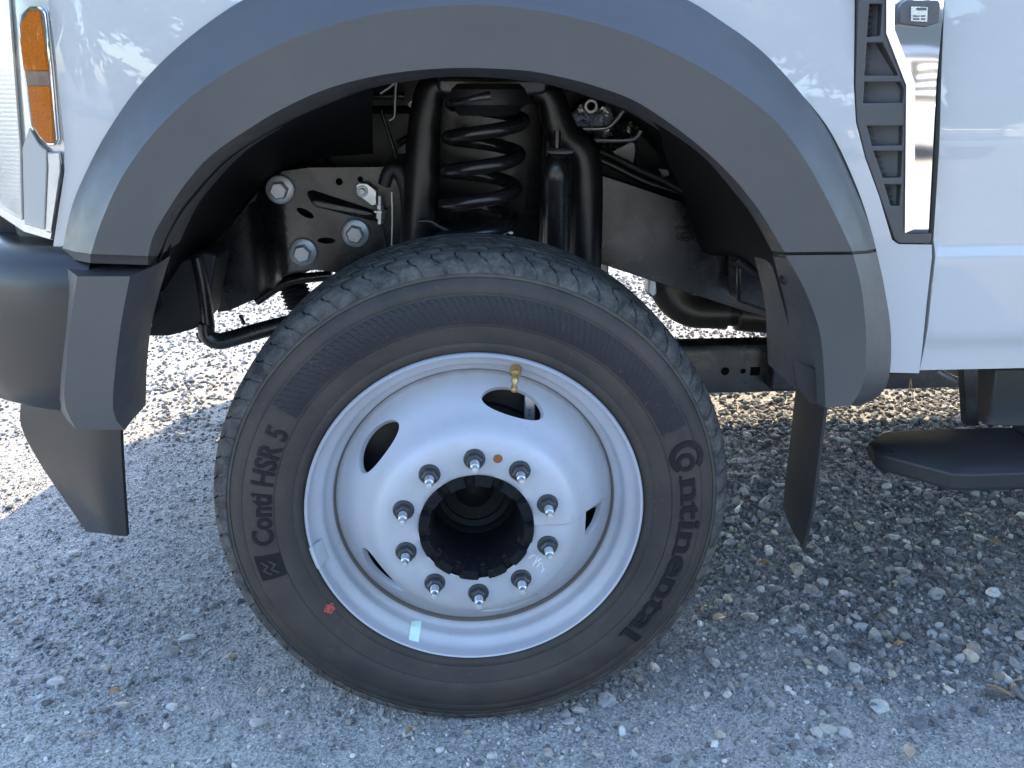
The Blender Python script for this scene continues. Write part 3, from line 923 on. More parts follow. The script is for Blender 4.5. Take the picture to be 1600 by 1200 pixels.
for y, r0_, edge in ROWS:
    row = []
    ing = any(a < y < b for a, b in GROOVES)
    rib = sum(y > b for a, b in GROOVES)
    shoulder = rib in (0, 4)
    yy = (y if y < .11 else .22 - y)
    s_in = 1 if y < .11 else -1
    for p in range(NP):
        for k in range(8):
            wob = (.30 * math.sin((yy - .012) * 95) if shoulder else .55 * (y - .11) / .02 * .35)
            a = 2 * PI * (p + fr_[k] + wob + .37 * rib) / NP
            dz = dy_ = 0.0
            if ing: dz = .0095
            elif deep[k]:
                if edge:
                    q = min(1.0, max(0.0, (r0_ - .3785) / .010))
                    dz, dy_ = .0022 * q, .0042 * q
                else: dz = .0055 if shoulder else .0070
            elif edge: dy_ = .0006 * math.sin(9.3 * p + 2.1 * k)
            yo = .0022 * math.sin(a * NP * 1.0 + 1.2 * rib) if .04 < y < .18 else 0
            row.append(P3(r0_ - dz, a, y + yo + s_in * dy_))
    rows.append(row)
m = MB().loft(rows, close=True)
TREADO = m.obj('tyre_tread', TREAD, WHEEL, angle=32)

def on_side(r, a, h): 
    return P3(r, a, side_at(r) - h)
# dark hatched band across the top of the sidewall
r_in, r_out = .3085, .3490
a_l, a_r = polar(440, 640, -.012)[1], polar(1062, 668, -.012)[1]
m = MB(); n = 120
top = [[on_side(r_in + (r_out - r_in) * j / 6, a_l + (a_r - a_l) * i / n, .0009) for i in range(n + 1)] for j in range(7)]
m.loft(top)
for e_, rr_ in ((top[0], r_in), (top[-1], r_out)):
    m.loft([e_, [on_side(rr_, a_l + (a_r - a_l) * i / n, -.0006) for i in range(n + 1)]])
for i_ in (0, n):
    aa = a_l + (a_r - a_l) * i_ / n
    m.loft([[t_[i_] for t_ in top], [on_side(r_in + (r_out - r_in) * j / 6, aa, -.0006) for j in range(7)]])
m.obj('sidewall_band', BANDR, WHEEL, angle=40)
m = MB()
k = 0
for i in range(70):
    for j in range(4):
        a = a_l + (a_r - a_l) * (i + .5 + .5 * (j % 2)) / 71
        r = r_in + (r_out - r_in) * (j + .5) / 4
        da, dr, w = .011, .0040, .0016
        p0, p1 = on_side(r - dr, a - da, .0010), on_side(r + dr, a + da, .0010)
        q0, q1 = on_side(r - dr + w, a - da - .003, .0010), on_side(r + dr + w, a + da - .003, .0010)
        mid_ = [p + Vector((0, -.0008, 0)) for p in ((p0 + q0) / 2, (p1 + q1) / 2)]
        m.add([p0, p1, q1, q0, mid_[0], mid_[1]], [(0, 1, 5, 4), (3, 4, 5, 2), (0, 4, 3), (1, 2, 5)])
m.obj('band_hatching', BANDR, WHEEL, angle=0, kind='stuff')

def curved_text(name, body_, size, r_base, a_start, a_end, offset, mt, h=.0014, serif=False):
    V, F = text_mesh(body_, size, offset * size)
    P = np.array(V)
    x0, x1 = P[:, 0].min(), P[:, 0].max()
    span = (a_end - a_start)
    if serif:
        pass
    f = lambda x, y, hh: on_side(r_base + y, a_start + span * (x - x0) / (x1 - x0), hh)
    VV_, FF_ = solid_from_flat(V, F, lambda x, y: f(x, y, h), lambda x, y: f(x, y, -.0015))
    return meshobj(name, VV_, FF_, mt, WHEEL, angle=0)
# lettering, left: reads clockwise, feet towards the hub
a_s, a_e = polar(412, 852, -.013)[1], polar(424, 664, -.013)[1]
if a_s < 0: a_s += 2 * PI
curved_text('tyre_lettering', 'Conti HSR 5', .046, .3080, a_s, a_e, .026, LETTER)
# lettering, right: big C that holds the o, then the rest
aC = polar(1068, 716, -.012)[1]
def arc_letter(name, a_mid, r_mid, ro, ri, a0_, a1_, h=.0021):
    V2, F2 = [], []
    n = 40
    for i in range(n + 1):
        t_ = a0_ + (a1_ - a0_) * i / n
        for q in (ri, ro): V2.append((q * math.cos(t_), q * math.sin(t_)))
    F2 = [(2 * i, 2 * i + 1, 2 * i + 3, 2 * i + 2) for i in range(n)]
    f = lambda x, y, hh: on_side(r_mid + y, a_mid - x / r_mid, hh)
    V3, F3 = solid_from_flat(V2, F2, lambda x, y: f(x, y, h), lambda x, y: f(x, y, -.0015))
    return meshobj(name, V3, F3, LETTER, WHEEL, angle=0)
arc_letter('tyre_lettering', aC, .3340, .0275, .0185, math.radians(42), math.radians(318))
aO = aC - .020
arc_letter('tyre_lettering', aO, .3310, .0148, .0082, 0, 2 * PI)
V, F = text_mesh('ntinental', .0500, .018 * .05, 1.0)
P = np.array(V); x0, x1 = P[:, 0].min(), P[:, 0].max()
a_s, a_e = polar(1074, 748, -.012)[1], polar(978, 990, -.012)[1]
sc = (a_s - a_e)
f = lambda x, y, hh: on_side(.3175 + y, a_s - sc * (x - x0) / (x1 - x0), hh)
V3, F3 = solid_from_flat(V, F, lambda x, y: f(x, y, .0021), lambda x, y: f(x, y, -.0015))
m = MB().add(V3, F3)
isl = sorted(set(np.round(P[P[:, 1] < .0012][:, 0], 4)))          # slab feet under the stems
groups, cur = [], [isl[0]]
for q in isl[1:]:
    if q - cur[-1] < .0060: cur.append(q)
    else: groups.append(cur); cur = [q]
groups.append(cur)
for g_ in groups:
    if g_[-1] - g_[0] > .008: continue
    c_, w_ = (g_[0] + g_[-1]) / 2, .0048
    V2 = [(c_ - w_, -.0004), (c_ + w_, -.0004), (c_ + w_, .0028), (c_ - w_, .0028)]
    a3, b3 = solid_from_flat(V2, [(0, 1, 2, 3)], lambda x, y: f(x, y, .0020), lambda x, y: f(x, y, -.0015))
    m.add(a3, b3)
m.obj('tyre_lettering', LETTER, WHEEL, angle=0)
# square emblem below the left lettering
a_m = polar(418, 886, -.013)[1]
if a_m < 0: a_m += 2 * PI
fe = lambda x, y, hh: on_side(.3250 + y, a_m - x / .325, hh)
def flat_piece(name, V2, F2, h, mt):
    V3, F3 = solid_from_flat(V2, F2, lambda x, y: fe(x, y, h), lambda x, y: fe(x, y, -.0015))
    return meshobj(name, V3, F3, mt, WHEEL, angle=0)
gq = [(-.021 + .042 * i / 6, -.020 + .040 * j / 6) for j in range(7) for i in range(7)]
flat_piece('emblem_plate', gq, [(j * 7 + i, j * 7 + i + 1, j * 7 + i + 8, j * 7 + i + 7) for j in range(6) for i in range(6)], .0008, LETTER)
zz = []; ff_ = []
for oy in (-.006, .006):
    c = [(-.013, oy - .004), (-.004, oy + .005), (.002, oy - .003), (.011, oy + .005)]
    n0 = len(zz)
    zz += [(x, y - .0018) for x, y in c] + [(x, y + .0018) for x, y in c]
    ff_ += [(n0 + i, n0 + i + 1, n0 + 5 + i, n0 + 4 + i) for i in range(3)]
flat_piece('emblem_zigzag', zz, ff_, .0020, TYRE)

# rim ring: rolled flange, bead seat, gutter, seam
RIMP = [(.2560, .014), (.2598, .009), (.2612, .003), (.2608, -.0035), (.2588, -.0062), (.2562, -.0050), (.2548, .000), (.2540, .008), (.2515, .013), (.2470, .017), (.2420, .0195), (.2380, .0215), (.2355, .027), (.2338, .034), (.2300, .038), (.2262, .0395), (.2228, .0425), (.2212, .049), (.2206, .056), (.2200, .200), (.2560, .206)]
m = MB().lathe(RIMP, HUB, n=200)
RIMO = m.obj('rim', RIM, WHEEL, angle=40)
# disc: convex dish with five hand holes, cut in (angle, distance) space and wrapped round the axle
CONE = [(.2195, .0500), (.2150, .0460), (.2080, .0410), (.1950, .0280), (.1800, .0095), (.1690, -.0060), (.1610, -.0190), (.1545, -.0285), (.1480, -.0355), (.1390, -.0405), (.1280, -.0428), (.1100, -.0435), (.0900, -.0435), (.0868, -.0430)]
cr_ = np.array(CONE)
cs = np.r_[0, np.cumsum(np.linalg.norm(np.diff(cr_, axis=0), axis=1))]
smooth = spline(CONE, 90)
ssn = np.r_[0, np.cumsum(np.linalg.norm(np.diff(smooth, axis=0), axis=1))]
def disc_pt(s, off=0.0):
    r = np.interp(s, ssn, smooth[:, 0]); y = np.interp(s, ssn, smooth[:, 1])
    e = .0012
    r2, y2 = np.interp(min(s + e, ssn[-1]), ssn, smooth[:, 0]), np.interp(min(s + e, ssn[-1]), ssn, smooth[:, 1])
    r1, y1 = np.interp(max(s - e, 0), ssn, smooth[:, 0]), np.interp(max(s - e, 0), ssn, smooth[:, 1])
    tr, ty = r2 - r1, y2 - y1; L = math.hypot(tr, ty)
    nr, ny_ = -ty / L, tr / L          # outward (towards the viewer / the rim)
    if ny_ > 0: nr, ny_ = -nr, -ny_
    return r + nr * off, y + ny_ * off, nr, ny_
RA = .185                              # radius that scales angle to length
s_mid = float(np.interp(-.186, -smooth[:, 0], ssn))
VENT_A = [math.radians(71 + 72 * k) for k in range(5)]
out = [(u, 0.0) for u in np.linspace(0, 2 * PI * RA, 180)] + [(u, ssn[-1]) for u in np.linspace(2 * PI * RA, 0, 180)]
holes = [[((a * RA) + du, dv) for du, dv in ellipse(0, s_mid, .0500, .0245, 0, 44)] for a in VENT_A]
v, f = cdt(out, holes, .0062)
V3, N3 = [], []
for u, s in v:
    r, y, nr, ny_ = disc_pt(s); a = u / RA
    V3.append(P3(r, a, y)); N3.append((nr * math.cos(a), ny_, nr * math.sin(a)))
me_ = bpy.data.meshes.new('rim_disc'); me_.from_pydata([tuple(p) for p in V3], [], f); me_.materials.append(RIM)
bm = bmesh.new(); bm.from_mesh(me_)
bm.normal_update()
for fc in bm.faces:
    if fc.normal.dot(Vector(N3[fc.verts[0].index])) < 0: fc.normal_flip()
bm.to_mesh(me_); bm.free(); me_.update()
finish('rim_disc', me_, WHEEL, normals=N3, recalc=False)
for a in VENT_A:                       # rounded steel edge of each hand hole
    rings = []
    for off_, grow in ((0.0, 1.0), (-.0015, .985), (-.009, .98)):
        ring = []
        for du, dv in ellipse(0, 0, .0500 * grow, .0245 * grow, 0, 44):
            r, y, *_ = disc_pt(s_mid + dv, off_); ring.append(P3(r, a + du / RA, y))
        rings.append(ring)
    MB().loft(rings, close=True).obj('hand_hole_edge', RIM, WHEEL, angle=60)
# weld seam between disc and rim, a thin dusty line
MB().lathe([(.2228, .0425), (.2215, .0445), (.2198, .0497)], HUB, n=160).obj('weld_seam', mat('seam_grime', (.15, .13, .11), .9), WHEEL)
# wheel bolts
FACE = -.0435
PH = .014
wash = MB().lathe([(.0001, -.0045), (.0110, -.0045), (.0142, -.0040), (.0160, -.0015), (.0160, .0), (.0162, .002)], (0, 0, 0), n=28)
wash.hexbolt((0, -.004, 0), .0125, .0115)
NUT0 = wash.obj('lug_nut', NUT, WHEEL, at=P3(.1125, PI / 2 + PH, FACE), angle=30)
stud = MB().lathe([(.0001, -.041), (.0040, -.0407), (.0048, -.0392), (.0050, -.0315), (.0062, -.0302)] + [(.0062 + (.0006 if i % 2 else 0), -.0298 + .0012 * i) for i in range(16)] + [(.0066, -.006)], (0, 0, 0), n=14)
STUD0 = stud.obj('wheel_stud', ZINC, WHEEL, at=P3(.1125, PI / 2 + PH, FACE), angle=30)
for k in range(1, 10):
    p = P3(.1125, PI / 2 + PH + k * PI / 5, FACE)
    c = dup(NUT0, WHEEL, p, (0, .37 * k, 0)); dup(STUD0, WHEEL, p, (0, .8 * k, 0))
# rusty alignment hole
r_, a_ = polar(778, 717, FACE)
MB().lathe([(.0001, -.0010), (.0062, -.0012), (.0072, .0004)], P3(r_, a_, FACE), n=18).obj('rusty_plug', RUST, WHEEL)
# hub: notched ring round a deep dark bore
m = MB()
n = 120
def ringpts(r, y, notch=False):
    o = []
    for i in range(n):
        a = 2 * PI * i / n
        o.append((r, a, y))
    return o
NOT = [i for i in range(n) if (i % 10) < 3]
ro, ri = .0862, .0715
front = []
V, F = [], []
for i in range(n):
    a = 2 * PI * (i + 1.2) / n
    d = .011 if (i % 10) in (0, 1, 2) else 0.0
    rin = ri + (0.004 if d else 0)
    yy = FACE - .0065 + d
    for q in ((ro, FACE + .01), (ro, yy), (ri, yy), (ri, yy + .004), (.0690, FACE + .012), (.0665, FACE + .040), (.0660, .060), (.0600, .066), (.0585, .070), (.0500, .074), (.0490, .078), (.0300, .082), (.0285, .079), (.0150, .072), (.0001, .070)):
        V.append(P3(q[0], a, q[1]))
L = 15
for i in range(n):
    j = (i + 1) % n
    for k in range(L - 1): F.append((i * L + k, j * L + k, j * L + k + 1, i * L + k + 1))
HUBM = mat('black_hub_paint', (.010, .0105, .012), .5, spec=.12)
t = NT(HUBM); t.base(t.mix(t.ramp(t.noise(160, 5, .7), [(.58, 0.), (.72, 1.)]), (.009, .0095, .011), (.05, .05, .048))); t.bump(t.noise(150, 4), .2, .0008)
meshobj('hub', V, F, HUBM, WHEEL, angle=30)
# brake parts seen through the hand holes
m = MB().lathe([(.0001, .085), (.150, .085), (.158, .078), (.214, .080), (.2185, .095), (.2185, .12)], HUB, n=64); m.obj('brake_disc', DARKMETAL, WHEEL)
p = W(828, 632, .055); MB().box((p.x - .009, .048, p.z - .03), (p.x + .008, .060, p.z + .022)).obj('caliper_clip', ZINC, WHEEL, bevel=.002)
p = W(932, 762, .04); MB().box((p.x - .016, .045, p.z - .04), (p.x + .010, .060, p.z + .045)).obj('caliper_clip', ZINC, WHEEL, bevel=.004)
# valve stem
pv0, pv1 = W(806, 574, .022), W(803, 611, -.012)
ax = (pv1 - pv0)
pt = lambda t_: pv0 + ax * t_
MB().tube([pt(t_) for t_ in (-.12, 0, .02, .28, .32, .42, .46, .62, .66, .80, .82, .98, 1.02)], [.0075, .0075, .0085, .0085, .0058, .0046, .0052, .0050, .0036, .0034, .0052, .0050, .003], 14).obj('valve_stem', BRASS, WHEEL, angle=40)
# balance weight on the flange, green sticker, red paint dab, chalk note
a_w = polar(500, 867, 0)[1]
m = MB()
rows_ = []
for i in range(15):
    a = a_w + (i - 7) * .0105
    k = 1 - .25 * abs(i - 7) / 7 * (1 if abs(i - 7) > 5 else 0)
    rows_.append([P3(r, a, y) for r, y in ((.2622, -.004), (.2590, -.0075), (.2560, -.0068), (.2530, .0035), (.2450 + .004 * (1 - k), .0125), (.2440, .0175))])
m.loft(rows_); m.obj('balance_weight', mat('coated_weight', (.47, .49, .51), .5, metal=.2), WHEEL, bevel=0)
rb, ab = polar(648, 990, .02)
m = MB()
corner = [polar(x, y, .016) for x, y in ((642, 978), (658, 981), (654, 1001), (638, 998))]
def rim_y(r): 
    R = [p[0] for p in RIMP[7:19]][::-1]; Yv = [p[1] for p in RIMP[7:19]][::-1]
    return float(np.interp(r, R, Yv))
nn = 6
rowsS = []
for i in range(nn + 1):
    rowS = []
    for j in range(nn + 1):
        u, v_ = i / nn, j / nn
        r = (1 - u) * ((1 - v_) * corner[0][0] + v_ * corner[1][0]) + u * ((1 - v_) * corner[3][0] + v_ * corner[2][0])
        a = (1 - u) * ((1 - v_) * corner[0][1] + v_ * corner[1][1]) + u * ((1 - v_) * corner[3][1] + v_ * corner[2][1])
        rowS.append(P3(r - .0006, a, rim_y(r) - .0012))
    rowsS.append(rowS)
m.loft(rowsS); m.obj('green_sticker', GREENSTICK, WHEEL)
rr_, ar_ = polar(515, 951, -.008)
V2 = []
for k in range(26):
    t_ = 2 * PI * k / 26; q = .0085 * (1 + .28 * math.sin(5 * t_ + 1) * random.uniform(.3, 1) + random.uniform(-.12, .12))
    V2.append((q * math.cos(t_), q * math.sin(t_)))
m = MB(); m.add([on_side(rr_ + y, ar_ - x / rr_, .0008) for x, y in V2], [tuple(range(26))]); m.obj('red_paint_dab', REDPAINT, WHEEL)
m = MB()
for st in ([(826, 872), (834, 866), (838, 872), (832, 884)], [(840, 868), (842, 880)], [(838, 886), (846, 878), (848, 890)], [(846, 894), (850, 888), (856, 894)], [(833, 880), (846, 872)]):
    sp2 = spline(st, 8)
    m.loft([[W(a, b, FACE - .0006) for a, b in sp2], [W(a + .8, b + 1.0, FACE - .0006) for a, b in sp2]])
m.obj('chalk_mark', CHALK, WHEEL)

# --- wheel well ----------------------------------------------------------------------
def loft2(name, A, B, Ya, Yb, n, mt, k=8, sag=0.0, parent=None):
    ca = [W(a, b, Ya) if not callable(Ya) else W(a, b, Ya(i / (n - 1))) for i, (a, b) in enumerate(spline(A, n))]
    cb = [W(a, b, Yb) if not callable(Yb) else W(a, b, Yb(i / (n - 1))) for i, (a, b) in enumerate(spline(B, n))]
    rows = [[a.lerp(b, j / k) + Vector((0, 0, sag * math.sin(PI * j / k))) for a, b in zip(ca, cb)] for j in range(k + 1)]
    return MB().loft(rows).obj(name, mt, parent or TRUCK, angle=50)
LIN1 = loft2('arch_liner', [(240, 470), (250, 400), (277, 340), (307, 300), (360, 246), (436, 199), (502, 168), (583, 137)],
      [(262, 470), (300, 430), (335, 385), (370, 335), (405, 292), (445, 262), (490, 248), (583, 240)], .025, .42, 40, LINER, 10, .02)
LIN2 = loft2('arch_liner', [(1000, 176), (1060, 214), (1110, 256), (1160, 314), (1200, 385), (1216, 440), (1232, 510)],
      [(1031, 190), (1040, 245), (1066, 300), (1090, 378), (1108, 398), (1155, 402), (1212, 432)], .028, lambda s: .06 + .30 * math.sin(min(1, s * 1.5) * PI / 2) - .18 * max(0, s - .7) / .3, 40, LINER, 10, .0)
# top of the inner wing, dark, closes the bay behind the arch
m = MB()
m.box((-.62, .95, .62), (1.0, 1.0, 1.26)); m.obj('engine_bay_wall', LINER, TRUCK)
m = MB(); m.box((-.30, .62, .66), (.16, .93, 1.20)); m.box((.20, .70, .72), (.60, .93, 1.02)); m.box((-.28, .60, .80), (.12, .63, .98)); m.obj('engine_block', DARKMETAL, TRUCK, bevel=.02)
m = MB(); m.box((-.60, .03, 1.16), (.62, .95, 1.20)); m.obj('inner_wing', LINER, TRUCK)

# frame horn with bolts (left)
def horn_y(x, z):
    t_ = max(0.0, min(1.0, (-.335 - x) / .07)); return .42 + .07 * t_ * t_ * (3 - 2 * t_) 
HORN = [(318, 400), (340, 372), (372, 330), (405, 292), (440, 268), (482, 262), (600, 261), (618, 268), (640, 290), (645, 440), (540, 428), (490, 421), (462, 423), (444, 432), (424, 455), (390, 480), (345, 500), (326, 503)]
hh = [ellipse(*W2, a, b, r) for W2, a, b, r in [((W(477, 333, .42).x, W(477, 333, .42).z), .0165, .0065, -.5), ((W(510, 376, .42).x, W(510, 376, .42).z), .0165, .0055, -.03), ((W(530, 284, .42).x, W(530, 284, .42).z), .0065, .0065, 0), ((W(563, 280, .42).x, W(563, 280, .42).z), .005, .005, 0)]]
RAILF = plate('frame_horn', XZ(HORN, .42), FRAME, TRUCK, Y=horn_y, th=.012, holes=hh, step=.012, angle=35, bevel=.0025)
m = MB(); m.box((-.33, .50, .70), (-.05, .52, .87)); m.obj('frame_back_plate', BLACKP, TRUCK)
rib = [(478, 300), (488, 298), (585, 330), (594, 338), (590, 347), (578, 346), (490, 320), (480, 310)]
q = XZ(rib, .41); c = (sum(p[0] for p in q) / 8, sum(p[1] for p in q) / 8)
m = MB(); ringA = [Vector((x, horn_y(x, z) - .0003, z)) for x, z in q]; ringB = [Vector((c[0] + (x - c[0]) * .86, horn_y(x, z) - .017, c[1] + (z - c[1]) * .55 - .002)) for x, z in q]
m.loft([ringA, ringB], close=True); m.add(ringB, [tuple(range(8))]); m.obj('stamped_rib', FRAME, RAILF, angle=60, bevel=.003)
bolt0 = None
for px, py, r in ((437, 297, .2), (555, 365, .5), (473, 395, .1)):
    p = W(px, py, .410); p.y = horn_y(p.x, p.z) - .004
    if bolt0 is None:
        b = MB().lathe([(.0001, -.006), (.019, -.006), (.0245, -.0035), (.0262, 0), (.0262, .006)], (0, 0, 0), n=30)
        b.hexbolt((0, -.005, 0), .0165, .017); bolt0 = b.obj('flange_bolt', BOLT, TRUCK, at=p, angle=30); bolt0.rotation_euler = (0, r, 0)
    else: dup(bolt0, TRUCK, p, (0, r, 0))
# sensor bracket, bolt and fitting
BRK = plate('hose_bracket', XZ([(556, 291), (561, 286), (574, 287), (588, 298), (588, 320), (581, 321), (561, 306)], .40), ZINC, TRUCK, Y=.40, th=.003, bevel=.001)
b = MB().lathe([(.0001, -.003), (.0095, -.003), (.0105, 0), (.0105, .003)], (0, 0, 0), n=20); b.hexbolt((0, -.002, 0), .0068, .008); b.obj('bracket_bolt', BOLT, BRK, at=W(566, 299, .399), angle=30)
m = MB(); p = W(594, 306, .39); q_ = W(594, 350, .39)
m.tube([p, p.lerp(q_, .3), p.lerp(q_, .31), p.lerp(q_, .5), p.lerp(q_, .51), p.lerp(q_, .58), p.lerp(q_, .59), p.lerp(q_, .8), p.lerp(q_, .81), q_], [.004, .004, .0065, .0065, .014, .014, .0085, .0085, .005, .005], 6); m.obj('line_fitting', ZINC, BRK, angle=20)
def hose(name, pts, Y, r, mt, corr=0, n=40):
    P = [W(a, b, Y if not hasattr(Y, '__len__') else Y[i]) for i, (a, b) in enumerate(pts)]
    c = spline([tuple(p) for p in P], n)
    R = [r * (1 + (.12 if corr and i % 2 else 0)) for i in range(n)]
    return MB().tube(c, R, 10).obj(name, mt, TRUCK, angle=60)
hose('brake_hose', [(600, 290), (608, 268), (622, 268), (634, 300), (637, 350), (636, 420)], .36, .011, BLACKP, 1, 70)
hose('brake_hose', [(597, 350), (602, 385), (603, 440)], .38, .003, BLACKP)
hose('brake_line', [(595, 172), (612, 222), (622, 256), (626, 285)], .50, .0035, FRAME)
hose('brake_line', [(619, 128), (617, 160), (616, 182), (608, 188)], .52, .003, ZINC)
hose('brake_line', [(594, 146), (606, 138), (616, 130)], .52, .003, ZINC)
hose('brake_line', [(612, 300), (613, 345), (611, 440)], .37, .002, ZINC)
MB().tube([W(585, 150, .56), W(632, 150, .56)], .007).obj('cross_tube', FRAME, TRUCK)
MB().tube([W(642, 158, .56), W(660, 178, .56)], .010).obj('hose_end', ZINC, TRUCK)
plate('connector', XZ([(622, 232), (634, 224), (636, 233), (646, 240), (622, 240)], .56), mat('pale_plastic', (.45, .46, .48), .5), TRUCK, Y=.56, th=.02, bevel=.003)
MB().tube([W(622, 224, .56), W(640, 214, .56), W(652, 208, .56)], .006).obj('wiring_loom', BLACKP, TRUCK)

# spring tower
TOWER = plate('spring_tower', XZ([(674, 145), (720, 132), (800, 132), (850, 142), (880, 190), (930, 250), (925, 420), (660, 420), (668, 300)], .50), FRAME, TRUCK, Y=lambda x, z: .47 + .5 * (x - .03) ** 2 + .04 * (.95 - z), th=.02, step=.02, bevel=.004)
GLOSSB = mat('black_gloss_paint', (.007, .007, .008), .36, spec=.5)
t = NT(GLOSSB); t.base(t.mix(t.ramp(t.noise(20, 6), [(.5, 0.), (.85, 1.)]), (.008, .008, .009), (.03, .029, .028))); t.bump(t.noise(60, 3), .08, .001)
MB().tube(spline([tuple(W(a, b, .36)) for a, b in ((700, 136), (684, 132), (672, 145), (664, 190), (660, 260), (656, 340), (650, 430))], 40), [.024 + .008 * min(1, i / 20) for i in range(40)], 20).obj('tower_flange', GLOSSB, TRUCK, angle=60)
MB().tube(spline([tuple(W(a, b, .36)) for a, b in ((835, 140), (858, 150), (870, 185), (882, 215), (908, 240), (914, 300), (912, 430))], 40), [.022 + .010 * min(1, i / 15) for i in range(40)], 20).obj('tower_flange', GLOSSB, TRUCK, angle=60)
plate('tower_gusset', XZ([(855, 135), (885, 150), (893, 200), (932, 236), (930, 420), (840, 420), (848, 260)], .41), GLOSSB, TRUCK, Y=.405, th=.03, bevel=.006)
plate('tower_crown', XZ([(680, 119), (860, 121), (850, 146), (820, 150), (700, 150), (684, 140)], .33), FRAME, TRUCK, Y=.30, th=.17, bevel=.012, seg=4)
# spring seat under the crown
pc = W(762, 150, .335)
MB().lathe([(.0001, .02), (.062, .02), (.070, .012), (.072, 0), (.070, -.012), (.058, -.018), (.050, -.030), (.0001, -.032)], (pc.x, .335, pc.z), axis='Z', n=40).obj('spring_seat', BLACKP, TRUCK)
# coil spring
pts = []
top_c, bot_c = W(763, 160, .335), W(742, 380, .335)
rc = (W(824, 190, .335).x - W(694, 213, .335).x) / 2 - .009
zpitch = W(760, 190, .335).z - W(760, 243, .335).z
z0_ = W(824, 188, .335).z
turns = 4.6
for i in range(240):
    th_ = -2 * PI * (i / 239 * turns - .75)
    z = z0_ + zpitch * th_ / (2 * PI)
    s_ = (z - top_c.z) / (bot_c.z - top_c.z)
    cx = top_c.x + (bot_c.x - top_c.x) * s_
    pts.append((cx + rc * math.cos(th_), .335 + rc * math.sin(th_) * 1.0, z))
MB().tube(pts, .0118, 12).obj('coil_spring', mat('black_spring_coat', (.014, .014, .016), .25, spec=.6), TRUCK, angle=60)
hose('spring_clip', [(655, 346), (672, 346), (686, 354), (700, 360), (720, 361)], .30, .0035, FRAME)
# shock absorber
ps = W(870, 262, .285)
rs = .0255
zb_ = .62
MB().lathe([(.0001, .060), (.0060, .060), (.0060, .030), (.012, .026), (.021, .014), (rs, -.004), (rs, -.02), (rs - .001, -.022), (rs - .001, zb_ - ps.z)], ps, axis='Z', n=40).obj('shock_absorber', FRAME, TRUCK, angle=40)
pw = W(876, 235, .285); MB().lathe([(.0001, .004), (.020, .003), (.024, 0), (.020, -.004), (.0001, -.004)], pw, axis='Z', n=30).obj('shock_washer', ZINC, TRUCK)

# frame rail to the rear with stamped marks
def rail_y(x, z): return .42 + .06 * max(0.0, x - .52) 
RAIL = [(905, 262), (930, 270), (975, 285), (1020, 300), (1060, 314), (1110, 345), (1160, 395), (1245, 430), (1245, 512), (1150, 482), (1040, 446), (950, 416), (905, 402)]
FR = plate('frame_rail', XZ(RAIL, .42), FRAME, TRUCK, Y=rail_y, th=.075, step=.02, angle=35, bevel=.008, seg=4)
MARK = mat('recess_shade_black', (.002, .002, .002), .7, spec=.1)  # near-black colour stands in for the shade inside stampings and holes
def stamp(body_, px, py, size, shear=0):
    V, F = text_mesh(body_, size, 0, 1.0, shear)
    o = W(px, py, .4195)
    k = MB(); V3, F3 = solid_from_flat(V, F, lambda x, y: (o.x + x, rail_y(o.x + x, o.z + y) - .0008, o.z + y), lambda x, y: (o.x + x, rail_y(o.x + x, o.z + y) + .001, o.z + y))
    meshobj('stamped_mark', V3, F3, MARK, FR, angle=0)
stamp('R003J00', 1056, 358, .0085); stamp('1·44', 1063, 341, .0075); stamp('Ford', 1061, 374, .011, .35)
oc = W(1071, 370, .42)
m = MB(); e0, e1 = ellipse(oc.x, oc.z, .0165, .0078, 0, 36), ellipse(oc.x, oc.z, .0152, .0066, 0, 36)
m.loft([[Vector((x, rail_y(x, z) - .0008, z)) for x, z in e0], [Vector((x, rail_y(x, z) - .0008, z)) for x, z in e1]], close=True); m.obj('stamped_oval', MARK, FR)
plate('cab_mount', XZ([(1152, 398), (1236, 428), (1236, 500), (1152, 472)], .33), FRAME, TRUCK, Y=.33, th=.06, bevel=.006)
hose('wiring_loom', [(925, 232), (960, 246), (1000, 266), (1040, 284), (1075, 305)], .44, .006, BLACKP)
hose('wiring_loom', [(925, 244), (965, 262), (1010, 284), (1060, 300)], .45, .007, FRAME)
hose('wiring_loom', [(1150, 405), (1170, 420), (1190, 432), (1215, 436)], .24, .008, BLACKP, 1)
plate('dark_support', XZ([(905, 225), (940, 232), (1000, 262), (1062, 300), (1062, 320), (905, 290)], .5), BLACKP, TRUCK, Y=.50, th=.05)

# heat shield and pipes high up behind the arch
HS = [(884, 186), (892, 176), (903, 168), (912, 152), (920, 146), (938, 147), (946, 158), (952, 174), (960, 188), (975, 190), (990, 190), (1000, 200), (1004, 214), (994, 224), (975, 232), (955, 236), (938, 226), (926, 212), (905, 200), (886, 196)]
plate('heat_shield', XZ(HS, .62), ALU, TRUCK, Y=lambda x, z: .62 + .012 * math.sin(x * 60) + .010 * math.sin(z * 75 + 1), th=.006, holes=[ellipse(W(923, 166, .62).x, W(923, 166, .62).z, .008, .009)], step=.007, angle=40, bevel=.002)
MB().lathe([(.0085, .002), (.0085, -.006), (.013, -.006), (.015, .004)], W(923, 166, .612), n=24).obj('shield_eyelet', ZINC, TRUCK)
plate('heat_shield', XZ([(958, 236), (985, 222), (993, 224), (990, 256), (962, 243)], .60), ZINC, TRUCK, Y=.60, th=.005, bevel=.001)
hose('coolant_pipe', [(888, 202), (920, 201), (945, 200), (955, 195), (964, 186), (974, 173)], .56, .0045, ZINC)
hose('coolant_pipe', [(925, 219), (955, 219), (985, 218), (996, 213), (1001, 204)], .56, .0045, ZINC)
hose('wiring_loom', [(878, 130), (882, 160), (880, 200)], .45, .004, BLACKP)
